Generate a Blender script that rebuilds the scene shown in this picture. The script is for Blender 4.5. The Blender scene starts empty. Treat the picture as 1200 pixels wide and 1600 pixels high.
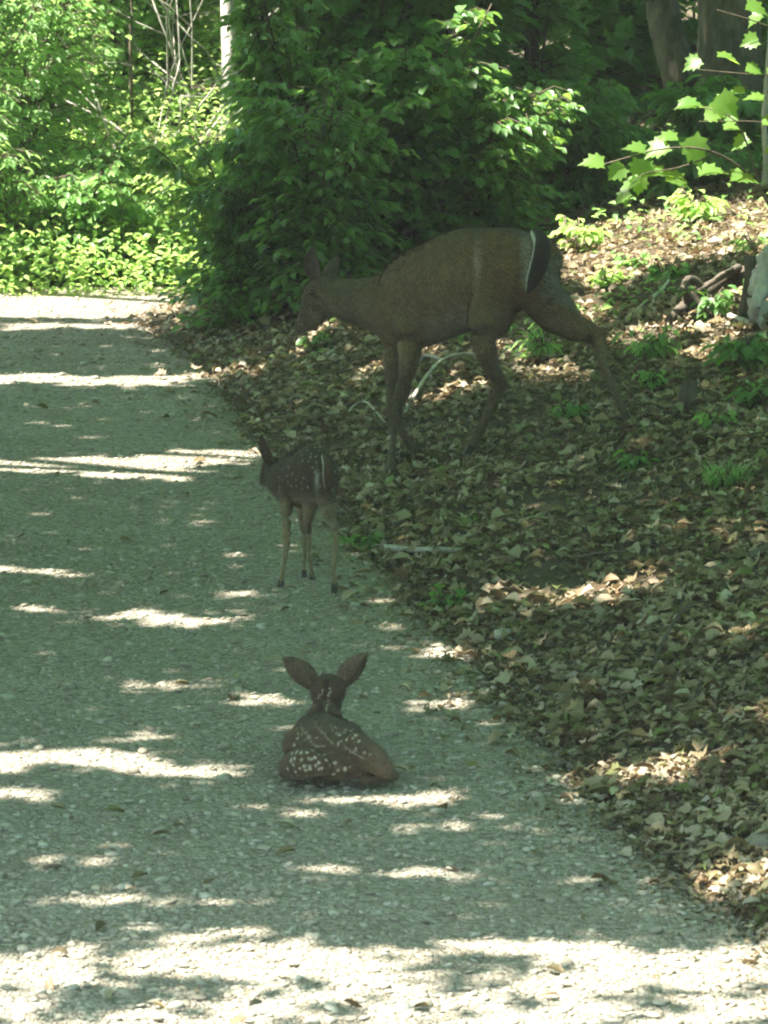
import bpy, bmesh, math, random
import numpy as np
from mathutils import Vector, Matrix
random.seed(7); rng = np.random.default_rng(11)
S = bpy.context.scene
C = S.collection
# ------------------------------------------------------------ camera
CAMH, FPX = 2.78, 7500.0
TH = math.atan2(1163, 7500)
cd = bpy.data.cameras.new('camera'); cam = bpy.data.objects.new('camera', cd); C.objects.link(cam)
cam.location = (0, 0, CAMH); cam.rotation_euler = (math.pi/2 - TH, 0, 0)
cd.sensor_fit = 'VERTICAL'; cd.sensor_height = 24; cd.lens = FPX/1600*24
cd.clip_start = 0.5; cd.clip_end = 2000
cd.dof.use_dof = True; cd.dof.focus_distance = 17.5; cd.dof.aperture_fstop = 11
S.camera = cam
# ------------------------------------------------------------ world, sun, exposure
SUN = np.array([-0.42, -0.10, 0.90]); SUN /= np.linalg.norm(SUN)
w = bpy.data.worlds.new('World'); S.world = w; w.use_nodes = True
nt = w.node_tree; bg = nt.nodes['Background']; sk = nt.nodes.new('ShaderNodeTexSky')
sk.sky_type = 'NISHITA'; sk.sun_disc = False
sk.sun_elevation = math.asin(SUN[2]); sk.sun_rotation = math.atan2(SUN[0], SUN[1])
nt.links.new(sk.outputs[0], bg.inputs[0]); bg.inputs[1].default_value = 0.12
sl = bpy.data.lights.new('sun', 'SUN'); sl.energy = 4.0; sl.angle = math.radians(0.6); sl.color = (1, .92, .82)
so = bpy.data.objects.new('sun', sl); C.objects.link(so)
so.rotation_euler = Vector(SUN).to_track_quat('Z', 'Y').to_euler()
S.view_settings.view_transform = 'Standard'; S.view_settings.look = 'None'; S.view_settings.gamma = 1
S.view_settings.exposure = 2.9; S.view_settings.use_curve_mapping = False
S.render.engine = 'CYCLES'
cy = S.cycles; cy.use_denoising = True; cy.max_bounces = 8; cy.diffuse_bounces = 5; cy.transmission_bounces = 4
cy.glossy_bounces = 2; cy.transparent_max_bounces = 4; cy.sample_clamp_indirect = 4
cy.filter_width = 2.1; cy.caustics_reflective = False; cy.caustics_refractive = False

# ------------------------------------------------------------ pixel <-> world
ct, st = math.cos(TH), math.sin(TH)
def ray(px, py):
    a, b = px-600.0, 800.0-py
    return np.array([a, FPX*ct + b*st, -FPX*st + b*ct])
def at(px, py, Y):
    d = ray(px, py); t = Y/d[1]
    return np.array([d[0]*t, Y, CAMH + d[2]*t])
def proj(P):
    P = np.atleast_2d(P); x, y, z = P[:, 0], P[:, 1], P[:, 2]-CAMH
    dpt = y*ct - z*st; u = y*st + z*ct
    return 600 + FPX*x/dpt, 800 - FPX*u/dpt
def flat(px, py):
    d = ray(px, py); t = -CAMH/d[2]; return np.array([d[0]*t, d[1]*t, 0])
EDGE = [(1480, 1600), (1290, 1500), (1085, 1385), (960, 1270), (860, 1165), (740, 1020), (640, 930), (560, 830), (505, 760), (400, 680), (345, 600), (290, 545), (225, 510), (270, 484), (320, 468)]
EW = np.array([flat(*e) for e in EDGE]); EY, EX = EW[:, 1], EW[:, 0]
def sn(x, y, f, s):
    r = np.random.RandomState(s); o = 0
    for k in range(5):
        a = r.uniform(0, 6.28); ff = f*r.uniform(.6, 1.7); p = r.uniform(0, 6.28)
        o = o + np.sin((x*math.cos(a)+y*math.sin(a))*ff + p)
    return o/5
def xedge(y):
    return np.interp(y, EY, EX, left=EX[0]+.3, right=EX[-1]) + .035*sn(y, y*0, 14, 4) + .02*sn(y, y*0, 40, 5)
def terrain(x, y):
    x = np.asarray(x, float); y = np.asarray(y, float)
    xe = np.interp(y, EY, EX, left=EX[0]+.3, right=EX[-1]); d = x - xe
    t = np.maximum(d, 0); t = np.minimum(t, 12)
    z = .235*t + .03*(1-np.exp(-t/.12)) + (.035*sn(x, y, 5, 1)+.02*sn(x, y, 13, 2))*np.clip(t*2, 0, 1)
    z = z + .006*sn(x, y, 3.5, 3)
    b = np.clip(y-25.6, 0, 30); z = z + .10*b*np.clip(-d+1, 0, 1) + .03*b
    l = np.clip(-4.4-x, 0, 8); return z + .12*l
def ground(px, py):
    d = ray(px, py); y = np.linspace(8, 60, 5200); t = y/d[1]
    P = np.stack([d[0]*t, y, CAMH+d[2]*t], 1)
    k = np.argmax(P[:, 2] < terrain(P[:, 0], P[:, 1])); return P[k]

# ------------------------------------------------------------ objects and meshes
def tag(o, label=None, cat=None, group=None, kind=None):
    if label: o['label'] = label
    if cat: o['category'] = cat
    if group: o['group'] = group
    if kind: o['kind'] = kind
    return o
def thing(name, loc, label, cat, group=None):
    o = bpy.data.objects.new(name, None); C.objects.link(o); o.location = tuple(loc); o.empty_display_size = .1
    return tag(o, label, cat, group)
def mesh(name, V, F, mat=None, smooth=False):
    """V (n,3); F (m,3|4) array or a list of faces"""
    me = bpy.data.meshes.new(name); V = np.asarray(V, np.float32)
    if isinstance(F, np.ndarray):
        n, k = F.shape
        me.vertices.add(len(V)); me.vertices.foreach_set('co', V.ravel())
        me.loops.add(n*k); me.loops.foreach_set('vertex_index', F.ravel().astype(np.int32))
        me.polygons.add(n); me.polygons.foreach_set('loop_start', np.arange(0, n*k, k, dtype=np.int32))
        me.update(calc_edges=True)
    else:
        me.from_pydata([tuple(v) for v in V.tolist()], [], F)
    if smooth: me.polygons.foreach_set('use_smooth', [True]*len(me.polygons))
    if mat: me.materials.append(mat)
    me.update(); return me
def link(name, me, parent=None, loc=None):
    o = bpy.data.objects.new(name, me); C.objects.link(o)
    if parent: o.parent = parent
    if loc is not None: o.location = tuple(loc)
    return o
class MB:
    def __init__(s): s.V = []; s.F = []
    def tube(s, pts, rad, n=8, up=(0, 0, 1), cap=True, rough=0):
        """lofted tube; rad: number or (width, height) per point"""
        pts = [np.array(p, float) for p in pts]; m = len(pts); b = len(s.V); up = np.array(up, float)
        for i, p in enumerate(pts):
            t = pts[min(i+1, m-1)]-pts[max(i-1, 0)]; t /= np.linalg.norm(t)+1e-9
            u0 = up if abs(np.dot(t, up)) < .95 else np.array([0, 1., .1])
            sd = np.cross(t, u0); sd /= np.linalg.norm(sd)+1e-9; uu = np.cross(sd, t)
            r = rad[i] if hasattr(rad, '__len__') else rad; rw, rh = r if hasattr(r, '__len__') else (r, r)
            for k in range(n):
                a = 2*math.pi*k/n; q = 1 + (rough*random.uniform(-1, 1) if rough else 0)
                s.V.append(p + (sd*math.cos(a)*rw + uu*math.sin(a)*rh)*q)
        for i in range(m-1):
            for k in range(n):
                k2 = (k+1) % n; s.F.append((b+i*n+k, b+i*n+k2, b+(i+1)*n+k2, b+(i+1)*n+k))
        if cap:
            s.F.append(tuple(b+k for k in range(n))[::-1]); s.F.append(tuple(b+(m-1)*n+k for k in range(n)))
        return s
    def ball(s, c, r, n=10, m=7):
        c = np.array(c, float); r = np.array(r if hasattr(r, '__len__') else (r, r, r), float); b = len(s.V)
        s.V.append(c-[0, 0, r[2]])
        for i in range(1, m):
            ph = -math.pi/2 + math.pi*i/m
            for k in range(n):
                a = 2*math.pi*k/n; s.V.append(c + r*[math.cos(ph)*math.cos(a), math.cos(ph)*math.sin(a), math.sin(ph)])
        s.V.append(c+[0, 0, r[2]]); e = len(s.V)-1
        for k in range(n):
            k2 = (k+1) % n; s.F.append((b, b+1+k2, b+1+k)); s.F.append((e, e-n+k, e-n+k2))
            for i in range(m-2): s.F.append((b+1+i*n+k, b+1+i*n+k2, b+1+(i+1)*n+k2, b+1+(i+1)*n+k))
        return s
    def build(s, name, mat, parent=None, base=(0, 0, 0), smooth=True):
        V = np.array(s.V)-np.array(base, float); return link(name, mesh(name, V, s.F, mat, smooth), parent)
def smooth_pts(P, k=4):
    """Catmull-Rom through rows of P"""
    P = np.array(P, float); Q = np.vstack([2*P[0]-P[1], P, 2*P[-1]-P[-2]]); out = []
    for i in range(1, len(Q)-2):
        for t in np.linspace(0, 1, k, endpoint=False):
            a, b, c, d = Q[i-1:i+3]
            out.append(.5*(2*b+(c-a)*t+(2*a-5*b+4*c-d)*t*t+(3*b-a-3*c+d)*t**3))
    out.append(Q[-2]); return np.array(out)

# ------------------------------------------------------------ materials
def ramp(nt, fac, stops):
    r = nt.nodes.new('ShaderNodeValToRGB'); e = r.color_ramp.elements
    while len(e) > 1: e.remove(e[-1])
    e[0].position = stops[0][0]; e[0].color = (*stops[0][1], 1)
    for p, c in stops[1:]: x = e.new(p); x.color = (*c, 1)
    nt.links.new(fac, r.inputs[0]); return r.outputs[0]
def newmat(name):
    m = bpy.data.materials.new(name); m.use_nodes = True; nt = m.node_tree
    return m, nt, nt.nodes['Principled BSDF']
def noise(nt, scale, detail=4, rough=.6, vec=None, dim='3D'):
    n = nt.nodes.new('ShaderNodeTexNoise'); n.inputs['Scale'].default_value = scale
    n.inputs['Detail'].default_value = detail; n.inputs['Roughness'].default_value = rough
    if vec is None:
        g = nt.nodes.new('ShaderNodeNewGeometry'); vec = g.outputs['Position']
    nt.links.new(vec, n.inputs['Vector']); return n.outputs[0]
def math_(nt, op, a, b=None):
    n = nt.nodes.new('ShaderNodeMath'); n.operation = op
    for i, v in enumerate((a, b)):
        if v is None: continue
        if isinstance(v, (int, float)): n.inputs[i].default_value = v
        else: nt.links.new(v, n.inputs[i])
    return n.outputs[0]
def mix(nt, fac, a, b, mode='MIX'):
    n = nt.nodes.new('ShaderNodeMix'); n.data_type = 'RGBA'; n.blend_type = mode
    for i, v in ((0, fac), (6, a), (7, b)):
        if isinstance(v, (int, float)): n.inputs[i].default_value = v
        elif isinstance(v, tuple): n.inputs[i].default_value = (*v, 1)
        else: nt.links.new(v, n.inputs[i])
    return n.outputs[2]
def bump(nt, p, h, strength, dist):
    b = nt.nodes.new('ShaderNodeBump'); b.inputs['Strength'].default_value = strength; b.inputs['Distance'].default_value = dist
    nt.links.new(h, b.inputs['Height']); nt.links.new(b.outputs[0], p.inputs['Normal'])
def piece_random(nt):
    g = nt.nodes.new('ShaderNodeNewGeometry'); o = nt.nodes.new('ShaderNodeObjectInfo')
    return math_(nt, 'FRACT', math_(nt, 'ADD', g.outputs['Random Per Island'], o.outputs['Random']))
def leaf_mat(name, stops, trans=.4, transcol=(.32, .52, .05), rough=.42, spec=.4):
    m, nt, p = newmat(name); f = piece_random(nt)
    col = ramp(nt, f, stops)
    nz = noise(nt, 60, 2); col = mix(nt, math_(nt, 'MULTIPLY', nz, .35), col, (.10, .12, .03), 'MIX')
    if name == 'fallen leaf':   # damp and dry patches of litter
        col = mix(nt, 1.0, col, ramp(nt, noise(nt, 2.6, 5, .65), [(.32, (.62, .60, .56)), (.5, (1.12, 1.12, 1.1)), (.66, (1.6, 1.56, 1.54))]), 'MULTIPLY')
    nt.links.new(col, p.inputs['Base Color']); p.inputs['Roughness'].default_value = rough
    p.inputs['Specular IOR Level'].default_value = spec
    if trans:
        t = nt.nodes.new('ShaderNodeBsdfTranslucent')
        tc = mix(nt, .35, transcol, mix(nt, 1.0, col, (3., 3., 3.), 'MULTIPLY')); nt.links.new(tc, t.inputs[0])
        ms = nt.nodes.new('ShaderNodeMixShader'); ms.inputs[0].default_value = trans
        nt.links.new(p.outputs[0], ms.inputs[1]); nt.links.new(t.outputs[0], ms.inputs[2])
        nt.links.new(ms.outputs[0], nt.nodes['Material Output'].inputs[0])
    return m
M = {}
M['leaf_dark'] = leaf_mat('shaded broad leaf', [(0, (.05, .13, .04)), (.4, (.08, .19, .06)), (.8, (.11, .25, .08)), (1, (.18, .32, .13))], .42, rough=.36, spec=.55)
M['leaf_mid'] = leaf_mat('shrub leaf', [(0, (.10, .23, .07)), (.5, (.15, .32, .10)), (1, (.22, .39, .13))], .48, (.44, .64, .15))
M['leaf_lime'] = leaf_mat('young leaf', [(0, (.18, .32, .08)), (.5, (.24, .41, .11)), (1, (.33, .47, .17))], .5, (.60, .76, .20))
M['leaf_maple'] = leaf_mat('maple leaf', [(0, (.08, .19, .035)), (1, (.13, .26, .05))], .5, (.55, .76, .03))
M['canopy'] = leaf_mat('canopy leaf', [(0, (.04, .11, .025)), (1, (.08, .18, .05))], .60, (.36, .74, .13))
M['litter'] = leaf_mat('fallen leaf', [(0, (.07, .05, .03)), (.2, (.13, .095, .055)), (.45, (.22, .17, .12)), (.65, (.30, .25, .20)), (.8, (.20, .12, .075)), (.88, (.42, .36, .31)), (.91, (.12, .16, .05)), (1, (.12, .085, .05))], .12, (.35, .22, .10), .55, .3)
M['litter_fine'] = M['litter']
def bark_mat(name, c0, c1, sc=18, b=.02, moss=None):
    m, nt, p = newmat(name); tc = nt.nodes.new('ShaderNodeTexCoord'); mp = nt.nodes.new('ShaderNodeMapping')
    mp.inputs['Scale'].default_value = (1, 1, .22); nt.links.new(tc.outputs['Object'], mp.inputs[0])
    n1 = noise(nt, sc, 6, .7, mp.outputs[0]); col = ramp(nt, n1, [(.3, c0), (.68, c1)])
    if moss:
        n2 = noise(nt, 3.5, 4); col = mix(nt, ramp(nt, n2, [(.5, (0, 0, 0)), (.62, (1, 1, 1))]), col, moss)
    nt.links.new(col, p.inputs['Base Color']); p.inputs['Roughness'].default_value = .9
    bump(nt, p, n1, 1, b); return m
M['bark'] = bark_mat('grey brown bark', (.045, .036, .026), (.20, .165, .12), 22, .03, (.05, .07, .03))
M['bark_pale'] = bark_mat('pale bark', (.30, .27, .25), (.62, .58, .55), 26, .012)
M['twig'] = bark_mat('twig', (.05, .04, .025), (.15, .12, .08), 40, .005)
M['deadwood'] = bark_mat('bleached wood', (.22, .20, .17), (.50, .47, .43), 30, .006)
M['stump'] = bark_mat('rotten wood', (.03, .023, .016), (.12, .098, .072), 25, .02)
def gravel_ground():
    m, nt, p = newmat('packed gravel'); g = nt.nodes.new('ShaderNodeNewGeometry')
    v = nt.nodes.new('ShaderNodeTexVoronoi'); v.inputs['Scale'].default_value = 55; nt.links.new(g.outputs['Position'], v.inputs[0])
    v2 = nt.nodes.new('ShaderNodeTexVoronoi'); v2.inputs['Scale'].default_value = 130; nt.links.new(g.outputs['Position'], v2.inputs[0])
    sep = nt.nodes.new('ShaderNodeSeparateColor'); nt.links.new(v.outputs['Color'], sep.inputs[0])
    col = ramp(nt, sep.outputs[0], [(0, (.19, .165, .125)), (.5, (.29, .265, .21)), (1, (.40, .375, .32))])
    n = noise(nt, 2.2, 5); col = mix(nt, ramp(nt, n, [(.35, (0, 0, 0)), (.7, (.55, .55, .55))]), col, (.20, .17, .125))
    nt.links.new(col, p.inputs['Base Color']); p.inputs['Roughness'].default_value = .95
    h = math_(nt, 'ADD', v.outputs['Distance'], math_(nt, 'MULTIPLY', v2.outputs['Distance'], .5))
    bump(nt, p, math_(nt, 'MULTIPLY', h, -1), 1, .022); return m
M['gravel'] = gravel_ground()
def stone_mat():
    m, nt, p = newmat('limestone chip'); f = piece_random(nt)
    col = ramp(nt, f, [(0, (.16, .14, .11)), (.25, (.25, .225, .18)), (.6, (.295, .275, .22)), (.85, (.34, .32, .265)), (1, (.43, .41, .355))])
    n = noise(nt, 90, 4); col = mix(nt, math_(nt, 'MULTIPLY', n, .5), col, (.25, .22, .17))
    nt.links.new(col, p.inputs['Base Color']); p.inputs['Roughness'].default_value = .85; bump(nt, p, n, .6, .004); return m
M['stone'] = stone_mat()
def soil_mat():
    m, nt, p = newmat('leaf mould soil'); n = noise(nt, 9, 6); n2 = noise(nt, 45, 5)
    col = ramp(nt, n2, [(.3, (.035, .025, .015)), (.55, (.09, .065, .04)), (.75, (.19, .14, .09))])
    col = mix(nt, math_(nt, 'MULTIPLY', n, .4), col, (.05, .06, .02))
    nt.links.new(col, p.inputs['Base Color']); p.inputs['Roughness'].default_value = 1; bump(nt, p, n2, 1, .03); return m
M['soil'] = soil_mat()
def fur_mat(name):
    m, nt, p = newmat(name); a = nt.nodes.new('ShaderNodeAttribute'); a.attribute_name = 'fur'
    n = noise(nt, 130, 5, .8); n2 = noise(nt, 22, 4)
    col = mix(nt, 1.0, a.outputs['Color'], ramp(nt, n, [(.3, (.35, .35, .35)), (.7, (1.65, 1.65, 1.6))]), 'MULTIPLY')
    col = mix(nt, 1.0, col, ramp(nt, n2, [(.3, (.78, .78, .78)), (.7, (1.15, 1.12, 1.08))]), 'MULTIPLY')
    nt.links.new(col, p.inputs['Base Color']); p.inputs['Roughness'].default_value = .8
    p.inputs['Specular IOR Level'].default_value = .2; p.inputs['Sheen Weight'].default_value = .06; p.inputs['Sheen Roughness'].default_value = .5
    bump(nt, p, n, .8, .006); return m
M['fur'] = fur_mat('deer fur')
def plain(name, c, r=.6):
    m, nt, p = newmat(name); n = noise(nt, 80, 3)
    col = mix(nt, math_(nt, 'MULTIPLY', n, .5), c, tuple(x*.5 for x in c)); nt.links.new(col, p.inputs['Base Color'])
    p.inputs['Roughness'].default_value = r; return m
M['hoof'] = plain('hoof horn', (.03, .025, .02), .45); M['eye'] = plain('eye', (.01, .008, .006), .08)
M['nose'] = plain('nose skin', (.02, .018, .017), .35)

# ------------------------------------------------------------ leaf templates (length 1 along x)
def fan(outline, c=(.45, 0), fold=.10, curl=0.0):
    o = np.array(outline, float); n = len(o)
    V = np.vstack([[c[0], c[1], 0], np.c_[o, np.abs(o[:, 1])*fold*2 - curl*(o[:, 0]-.4)**2]])
    F = np.array([[0, 1+i, 1+(i+1) % n] for i in range(n)]); return V, F
T = {}
T['oval'] = fan([(0, 0), (.18, -.17), (.5, -.27), (.8, -.15), (1, 0), (.8, .15), (.5, .27), (.18, .17)], fold=.25, curl=.35)
T['lance'] = fan([(0, 0), (.3, -.13), (.65, -.12), (1, 0), (.65, .12), (.3, .13)], fold=.3, curl=.5)
T['round'] = fan([(0, 0), (.12, -.28), (.45, -.40), (.8, -.25), (1, 0), (.8, .25), (.45, .40), (.12, .28)], fold=.15, curl=.3)
T['hex'] = fan([(0, 0), (.4, -.32), (.8, -.2), (1, 0), (.8, .2), (.4, .32)], fold=.1)
mp_ = [(0, 0), (.05, -.18), (-.02, -.38), (.16, -.36), (.30, -.52), (.38, -.38), (.60, -.46), (.58, -.25), (.78, -.22), (.76, -.12), (1.02, 0)]
T['maple'] = fan(mp_ + [(x, -y) for x, y in mp_[-2:0:-1]], c=(.35, 0), fold=.12, curl=.35)
ok_ = [(0, 0), (.15, -.07), (.22, -.2), (.33, -.1), (.45, -.28), (.57, -.14), (.70, -.25), (.78, -.1), (1, 0)]
T['lobed'] = fan(ok_ + [(x, -y) for x, y in ok_[-2:0:-1]], c=(.5, 0), fold=.5, curl=.6)
def curled(key, seed):
    V, F = T[key]; V = V.copy(); r = random.Random(seed)
    V[:, 2] += .28*(V[:, 0]-.5)**2*r.choice((-1, 1)) + r.uniform(.2, 1.0)*V[:, 1]**2 + r.uniform(-.12, .12)*V[:, 0]
    for i in range(1, len(V)): V[i, 2] += r.uniform(-.05, .07)
    return V, F
for i in range(6): T['litter%d' % i] = curled(('oval', 'round', 'lobed', 'oval', 'round', 'maple')[i], i)

def frames(X, N):
    """orthonormal frames from x directions and approximate normals: (n,3,3) columns x, y, n"""
    X = X/np.linalg.norm(X, axis=1, keepdims=True); Y = np.cross(N, X); Y /= np.linalg.norm(Y, axis=1, keepdims=True)+1e-9
    Z = np.cross(X, Y); return np.stack([X, Y, Z], 2)
def scatter_mesh(name, tmpl, P, R, size, mat, base=(0, 0, 0)):
    V, F = T[tmpl] if isinstance(tmpl, str) else tmpl; n = len(P); size = np.broadcast_to(np.asarray(size, float).T, (3, n)).T if np.ndim(size) == 1 else np.asarray(size)
    L = V[None]*size[:, None, :]; W = np.einsum('nij,nkj->nki', R, L) + P[:, None, :] - np.array(base)
    FF = (F[None] + (np.arange(n)*len(V))[:, None, None]).reshape(-1, F.shape[1])
    return mesh(name, W.reshape(-1, 3), FF, mat)
_tm = {}
def tmesh(tmpl, mat, nm):
    k = (tmpl, mat.name, nm)
    if k not in _tm: _tm[k] = mesh(nm, T[tmpl][0], T[tmpl][1], mat)
    return _tm[k]
def leaves(parent, base, tmpl, P, R, size, mat, parts=60, nm='leaf', stuff='foliage'):
    """the leaves that show largest become parts of their own, the rest one stuff part"""
    base = np.array(base, float); px, py = proj(P)
    vis = (px > -5) & (px < 1205) & (py > -5) & (py < 1605)
    score = size*np.where(vis, 1, 0)*np.maximum(.25, np.abs(R[:, 1, 2])+.2) / P[:, 1]**1.5 * (1+.0*px)
    # nearest shells first: those hidden deep in the shrub are not worth picking
    order = np.argsort(-score - .0); n1 = min(parts, int(vis.sum())); pick = order[:n1]; rest = order[n1:]
    me = tmesh(tmpl, mat, nm)
    for i in pick:
        o = bpy.data.objects.new(nm, me); C.objects.link(o)
        m = Matrix([[*(R[i, r, :]*size[i]), P[i, r]-base[r]] for r in range(3)] + [[0, 0, 0, 1]])
        o.parent = parent; o.matrix_local = m
    if len(rest):
        o = link(stuff, scatter_mesh(stuff, tmpl, P[rest], R[rest], size[rest], mat, base), parent); o['kind'] = 'stuff'

# ============================================================ THE SETTING
# ---- ground sheet
def axis(lo, hi, step, far):
    a = list(np.arange(lo, hi+1e-6, step)); s = step; x = hi
    while x < far: s *= 1.35; x += s; a.append(x)
    s = step; x = lo
    while x > -far: s *= 1.35; x -= s; a.insert(0, x)
    return np.array(a)
gx = axis(-5, 6, .09, 500); gy = axis(8, 32, .09, 500)
X, Y = np.meshgrid(gx, gy); Z = terrain(X, Y)
Z = Z - .03*(X < xedge(Y)+.01)
nxg, nyg = len(gx), len(gy)
idx = np.arange(nxg*nyg).reshape(nyg, nxg)
F = np.stack([idx[:-1, :-1], idx[:-1, 1:], idx[1:, 1:], idx[1:, :-1]], -1).reshape(-1, 4)
bank = link('forest_floor', mesh('forest_floor', np.stack([X, Y, Z], -1).reshape(-1, 3), F, M['soil'], True)); tag(bank, kind='structure')
# ---- gravel road
ys = np.concatenate([np.arange(-30, 8, .5), np.arange(8, 25.75, .05)]); us = np.linspace(0, 1, 60)**.8
YY = np.repeat(ys[:, None], 60, 1); xr = xedge(YY); xl = -4.3 + .1*sn(YY, YY*0, 3, 8) + 0*YY
XX = xl + (xr-xl)*us[None]; ZZ = terrain(XX, YY)+.006; ZZ[:, -1] -= .03
idx = np.arange(XX.size).reshape(XX.shape)
F = np.stack([idx[:-1, :-1], idx[:-1, 1:], idx[1:, 1:], idx[1:, :-1]], -1).reshape(-1, 4)
road = link('gravel_road', mesh('gravel_road', np.stack([XX, YY, ZZ], -1).reshape(-1, 3), F, M['gravel'], True)); tag(road, kind='structure')
# ---- loose stones
def stone_template(seed, flatn=.6):
    bm = bmesh.new(); bmesh.ops.create_icosphere(bm, subdivisions=1, radius=.5); r = random.Random(seed)
    for v in bm.verts: v.co = v.co*r.uniform(.72, 1.15); v.co.z *= flatn
    V = np.array([v.co[:] for v in bm.verts]); F = np.array([[v.index for v in f.verts] for f in bm.faces]); bm.free(); return V, F
for i in range(5): T['stone%d' % i] = stone_template(i)
def visible_ground(n, y0, y1, power=1.6, pad=120):
    """random ground points inside the camera's wedge plus a margin"""
    y = y0*(y1/y0)**(rng.uniform(0, 1, n)**power if power != 1 else rng.uniform(0, 1, n))
    half = (600+pad)/FPX*y*1.02; x = rng.uniform(-1, 1, n)*half; return x, y
def randrot(n, tilt, N=None):
    a = rng.uniform(0, 2*np.pi, n); Xd = np.stack([np.cos(a), np.sin(a), rng.normal(0, tilt*.7, n)], 1)
    Nn = np.stack([rng.normal(0, tilt, n), rng.normal(0, tilt, n), np.ones(n)], 1)
    if N is not None: Nn = Nn*[1, 1, 0] + N
    return frames(Xd, Nn)
for k in range(5):
    x, y = visible_ground(17000, 9.6, 25.5, 1.25); m = (x < xedge(y)+rng.normal(0, .04, len(x))) & (rng.uniform(0, 1, len(x)) < .72+.5*sn(x, y*.5, 4, 21)+.3*sn(x, y, 15, 22)); x, y = x[m], y[m]
    s = rng.lognormal(math.log(.0088), .55, len(x)); s = np.clip(s, .005, .04)*(1+.25*np.clip((y-14)/8, 0, 1))
    P = np.stack([x, y, terrain(x, y)+.006+s*.06], 1)
    sz = np.stack([s*rng.uniform(.9, 1.4, len(s)), s, s*rng.uniform(.6, 1.1, len(s))], 1)
    o = link('gravel', scatter_mesh('gravel', 'stone%d' % k, P, randrot(len(x), .25), sz, M['stone'])); o['kind'] = 'stuff'
    o.parent = road
smesh = [mesh('stone', *T['stone%d' % k], M['stone'], False) for k in range(5)]
n_st = 0
while n_st < 290:
    x, y = visible_ground(1, 9.9, 17, 1.3, 0); x, y = float(x[0]), float(y[0])
    if x > xedge(np.array([y]))[0] - .02: continue
    s = random.uniform(.016, .036)*(1 if random.random() < .93 else 1.35)
    o = bpy.data.objects.new('stone', random.choice(smesh)); C.objects.link(o); o.parent = road
    o.location = (x, y, float(terrain(x, y))+.006+s*.15); o.rotation_euler = (random.uniform(-.3, .3), random.uniform(-.3, .3), random.uniform(0, 6.28))
    o.scale = (s*random.uniform(1, 1.5), s, s*random.uniform(.55, .95)); n_st += 1
# ---- leaf litter
def normals(x, y):
    e = .04; dx = (terrain(x+e, y)-terrain(x-e, y))/(2*e); dy = (terrain(x, y+e)-terrain(x, y-e))/(2*e)
    return np.stack([-dx, -dy, np.ones(len(x))], 1)
fallen = []
for k in range(6):
    x, y = visible_ground(23000, 9.4, 33, 1.15, 200); xe = xedge(y)
    edge = rng.exponential(.10, len(x)) - .02
    m = (x > xe - edge*(rng.uniform(0, 1, len(x)) < .30)) | (y > 25.5) & (x > 0); m &= rng.uniform(0, 1, len(x)) < .82+(.7*sn(x, y, 6, 51)+.5*sn(x, y, 17, 52))*np.clip((22-y)/3, .25, 1); x, y = x[m], y[m]
    s = rng.uniform(.022, .060, len(x))*rng.choice([1, 1, .6, 1.25], len(x))*np.clip(y/15, .72, 1)
    P = np.stack([x, y, terrain(x, y)+.006+rng.uniform(0, .022, len(x))], 1)
    R = randrot(len(x), .26, normals(x, y))
    px, py = proj(P); sc = s/P[:, 1]*((px > 5) & (px < 1195) & (py > 5) & (py < 1595)) ; big = np.argsort(-sc*rng.uniform(.6, 1, len(s)))[:48]
    rest = np.setdiff1d(np.arange(len(x)), big)
    o = link('leaf_litter', scatter_mesh('leaf_litter', 'litter%d' % k, P[rest], R[rest], s[rest], M['litter']), bank); o['kind'] = 'stuff'
    me = tmesh('litter%d' % k, M['litter'], 'fallen_leaf')
    for i in big:
        o = bpy.data.objects.new('fallen_leaf', me); C.objects.link(o); o.parent = bank
        o.matrix_local = Matrix([[*(R[i, r, :]*s[i]*1.04), P[i, r]+(.012 if r == 2 else 0)] for r in range(3)] + [[0, 0, 0, 1]])
# the litter goes on up the bank outside the picture
for k in (0, 1, 2):
    n = 16000; y = rng.uniform(7, 36, n); x = rng.uniform(0, 8.5, n); m = (x > (720/FPX)*y*1.02+.12) & (x > xedge(y)); x, y = x[m], y[m]
    o = link('leaf_litter', scatter_mesh('leaf_litter', 'litter%d' % k, np.stack([x, y, terrain(x, y)+rng.uniform(.004, .03, len(x))], 1), randrot(len(x), .26, normals(x, y)), rng.uniform(.05, .11, len(x)), M['litter']), bank); o['kind'] = 'stuff'
# a few leaves blown on the road
x, y = visible_ground(150, 9.8, 25, 1); m = x < xedge(y); x, y = x[m], y[m]; s = rng.uniform(.03, .07, len(x))
o = link('leaf_litter', scatter_mesh('leaf_litter', 'litter0', np.stack([x, y, terrain(x, y)+.02], 1), randrot(len(x), .3), s, M['litter']), road); o['kind'] = 'stuff'

x, y = visible_ground(9000, 9.6, 25, 1); x = xedge(y) + rng.exponential(.09, len(y))*rng.choice([-1, 1], len(y)); s = rng.uniform(.006, .022, len(x))
o = link('leaf_crumbs', scatter_mesh('leaf_crumbs', 'litter2', np.stack([x, y, terrain(x, y)+.010], 1), randrot(len(x), .4), s, M['litter']), bank); o['kind'] = 'stuff'
mb = MB()
for k in range(600):
    yy = random.uniform(10, 25); xx = float(xedge(np.array([yy]))[0]) + random.uniform(-.05, 3.2)**1.0; a = random.uniform(0, 6.28); L = random.uniform(.05, .30)
    p = [np.array([xx+math.cos(a)*L*t+random.gauss(0, L*.04), yy+math.sin(a)*L*t+random.gauss(0, L*.04), 0]) for t in (0, .33, .66, 1)]
    for q in p: q[2] = float(terrain(q[0], q[1]))+.022+random.uniform(0, .012)
    mb.tube(p, np.linspace(random.uniform(.002, .0075), .0015, 4), 5)
mb.build('twigs', M['twig'], bank)['kind'] = 'stuff'
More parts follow.
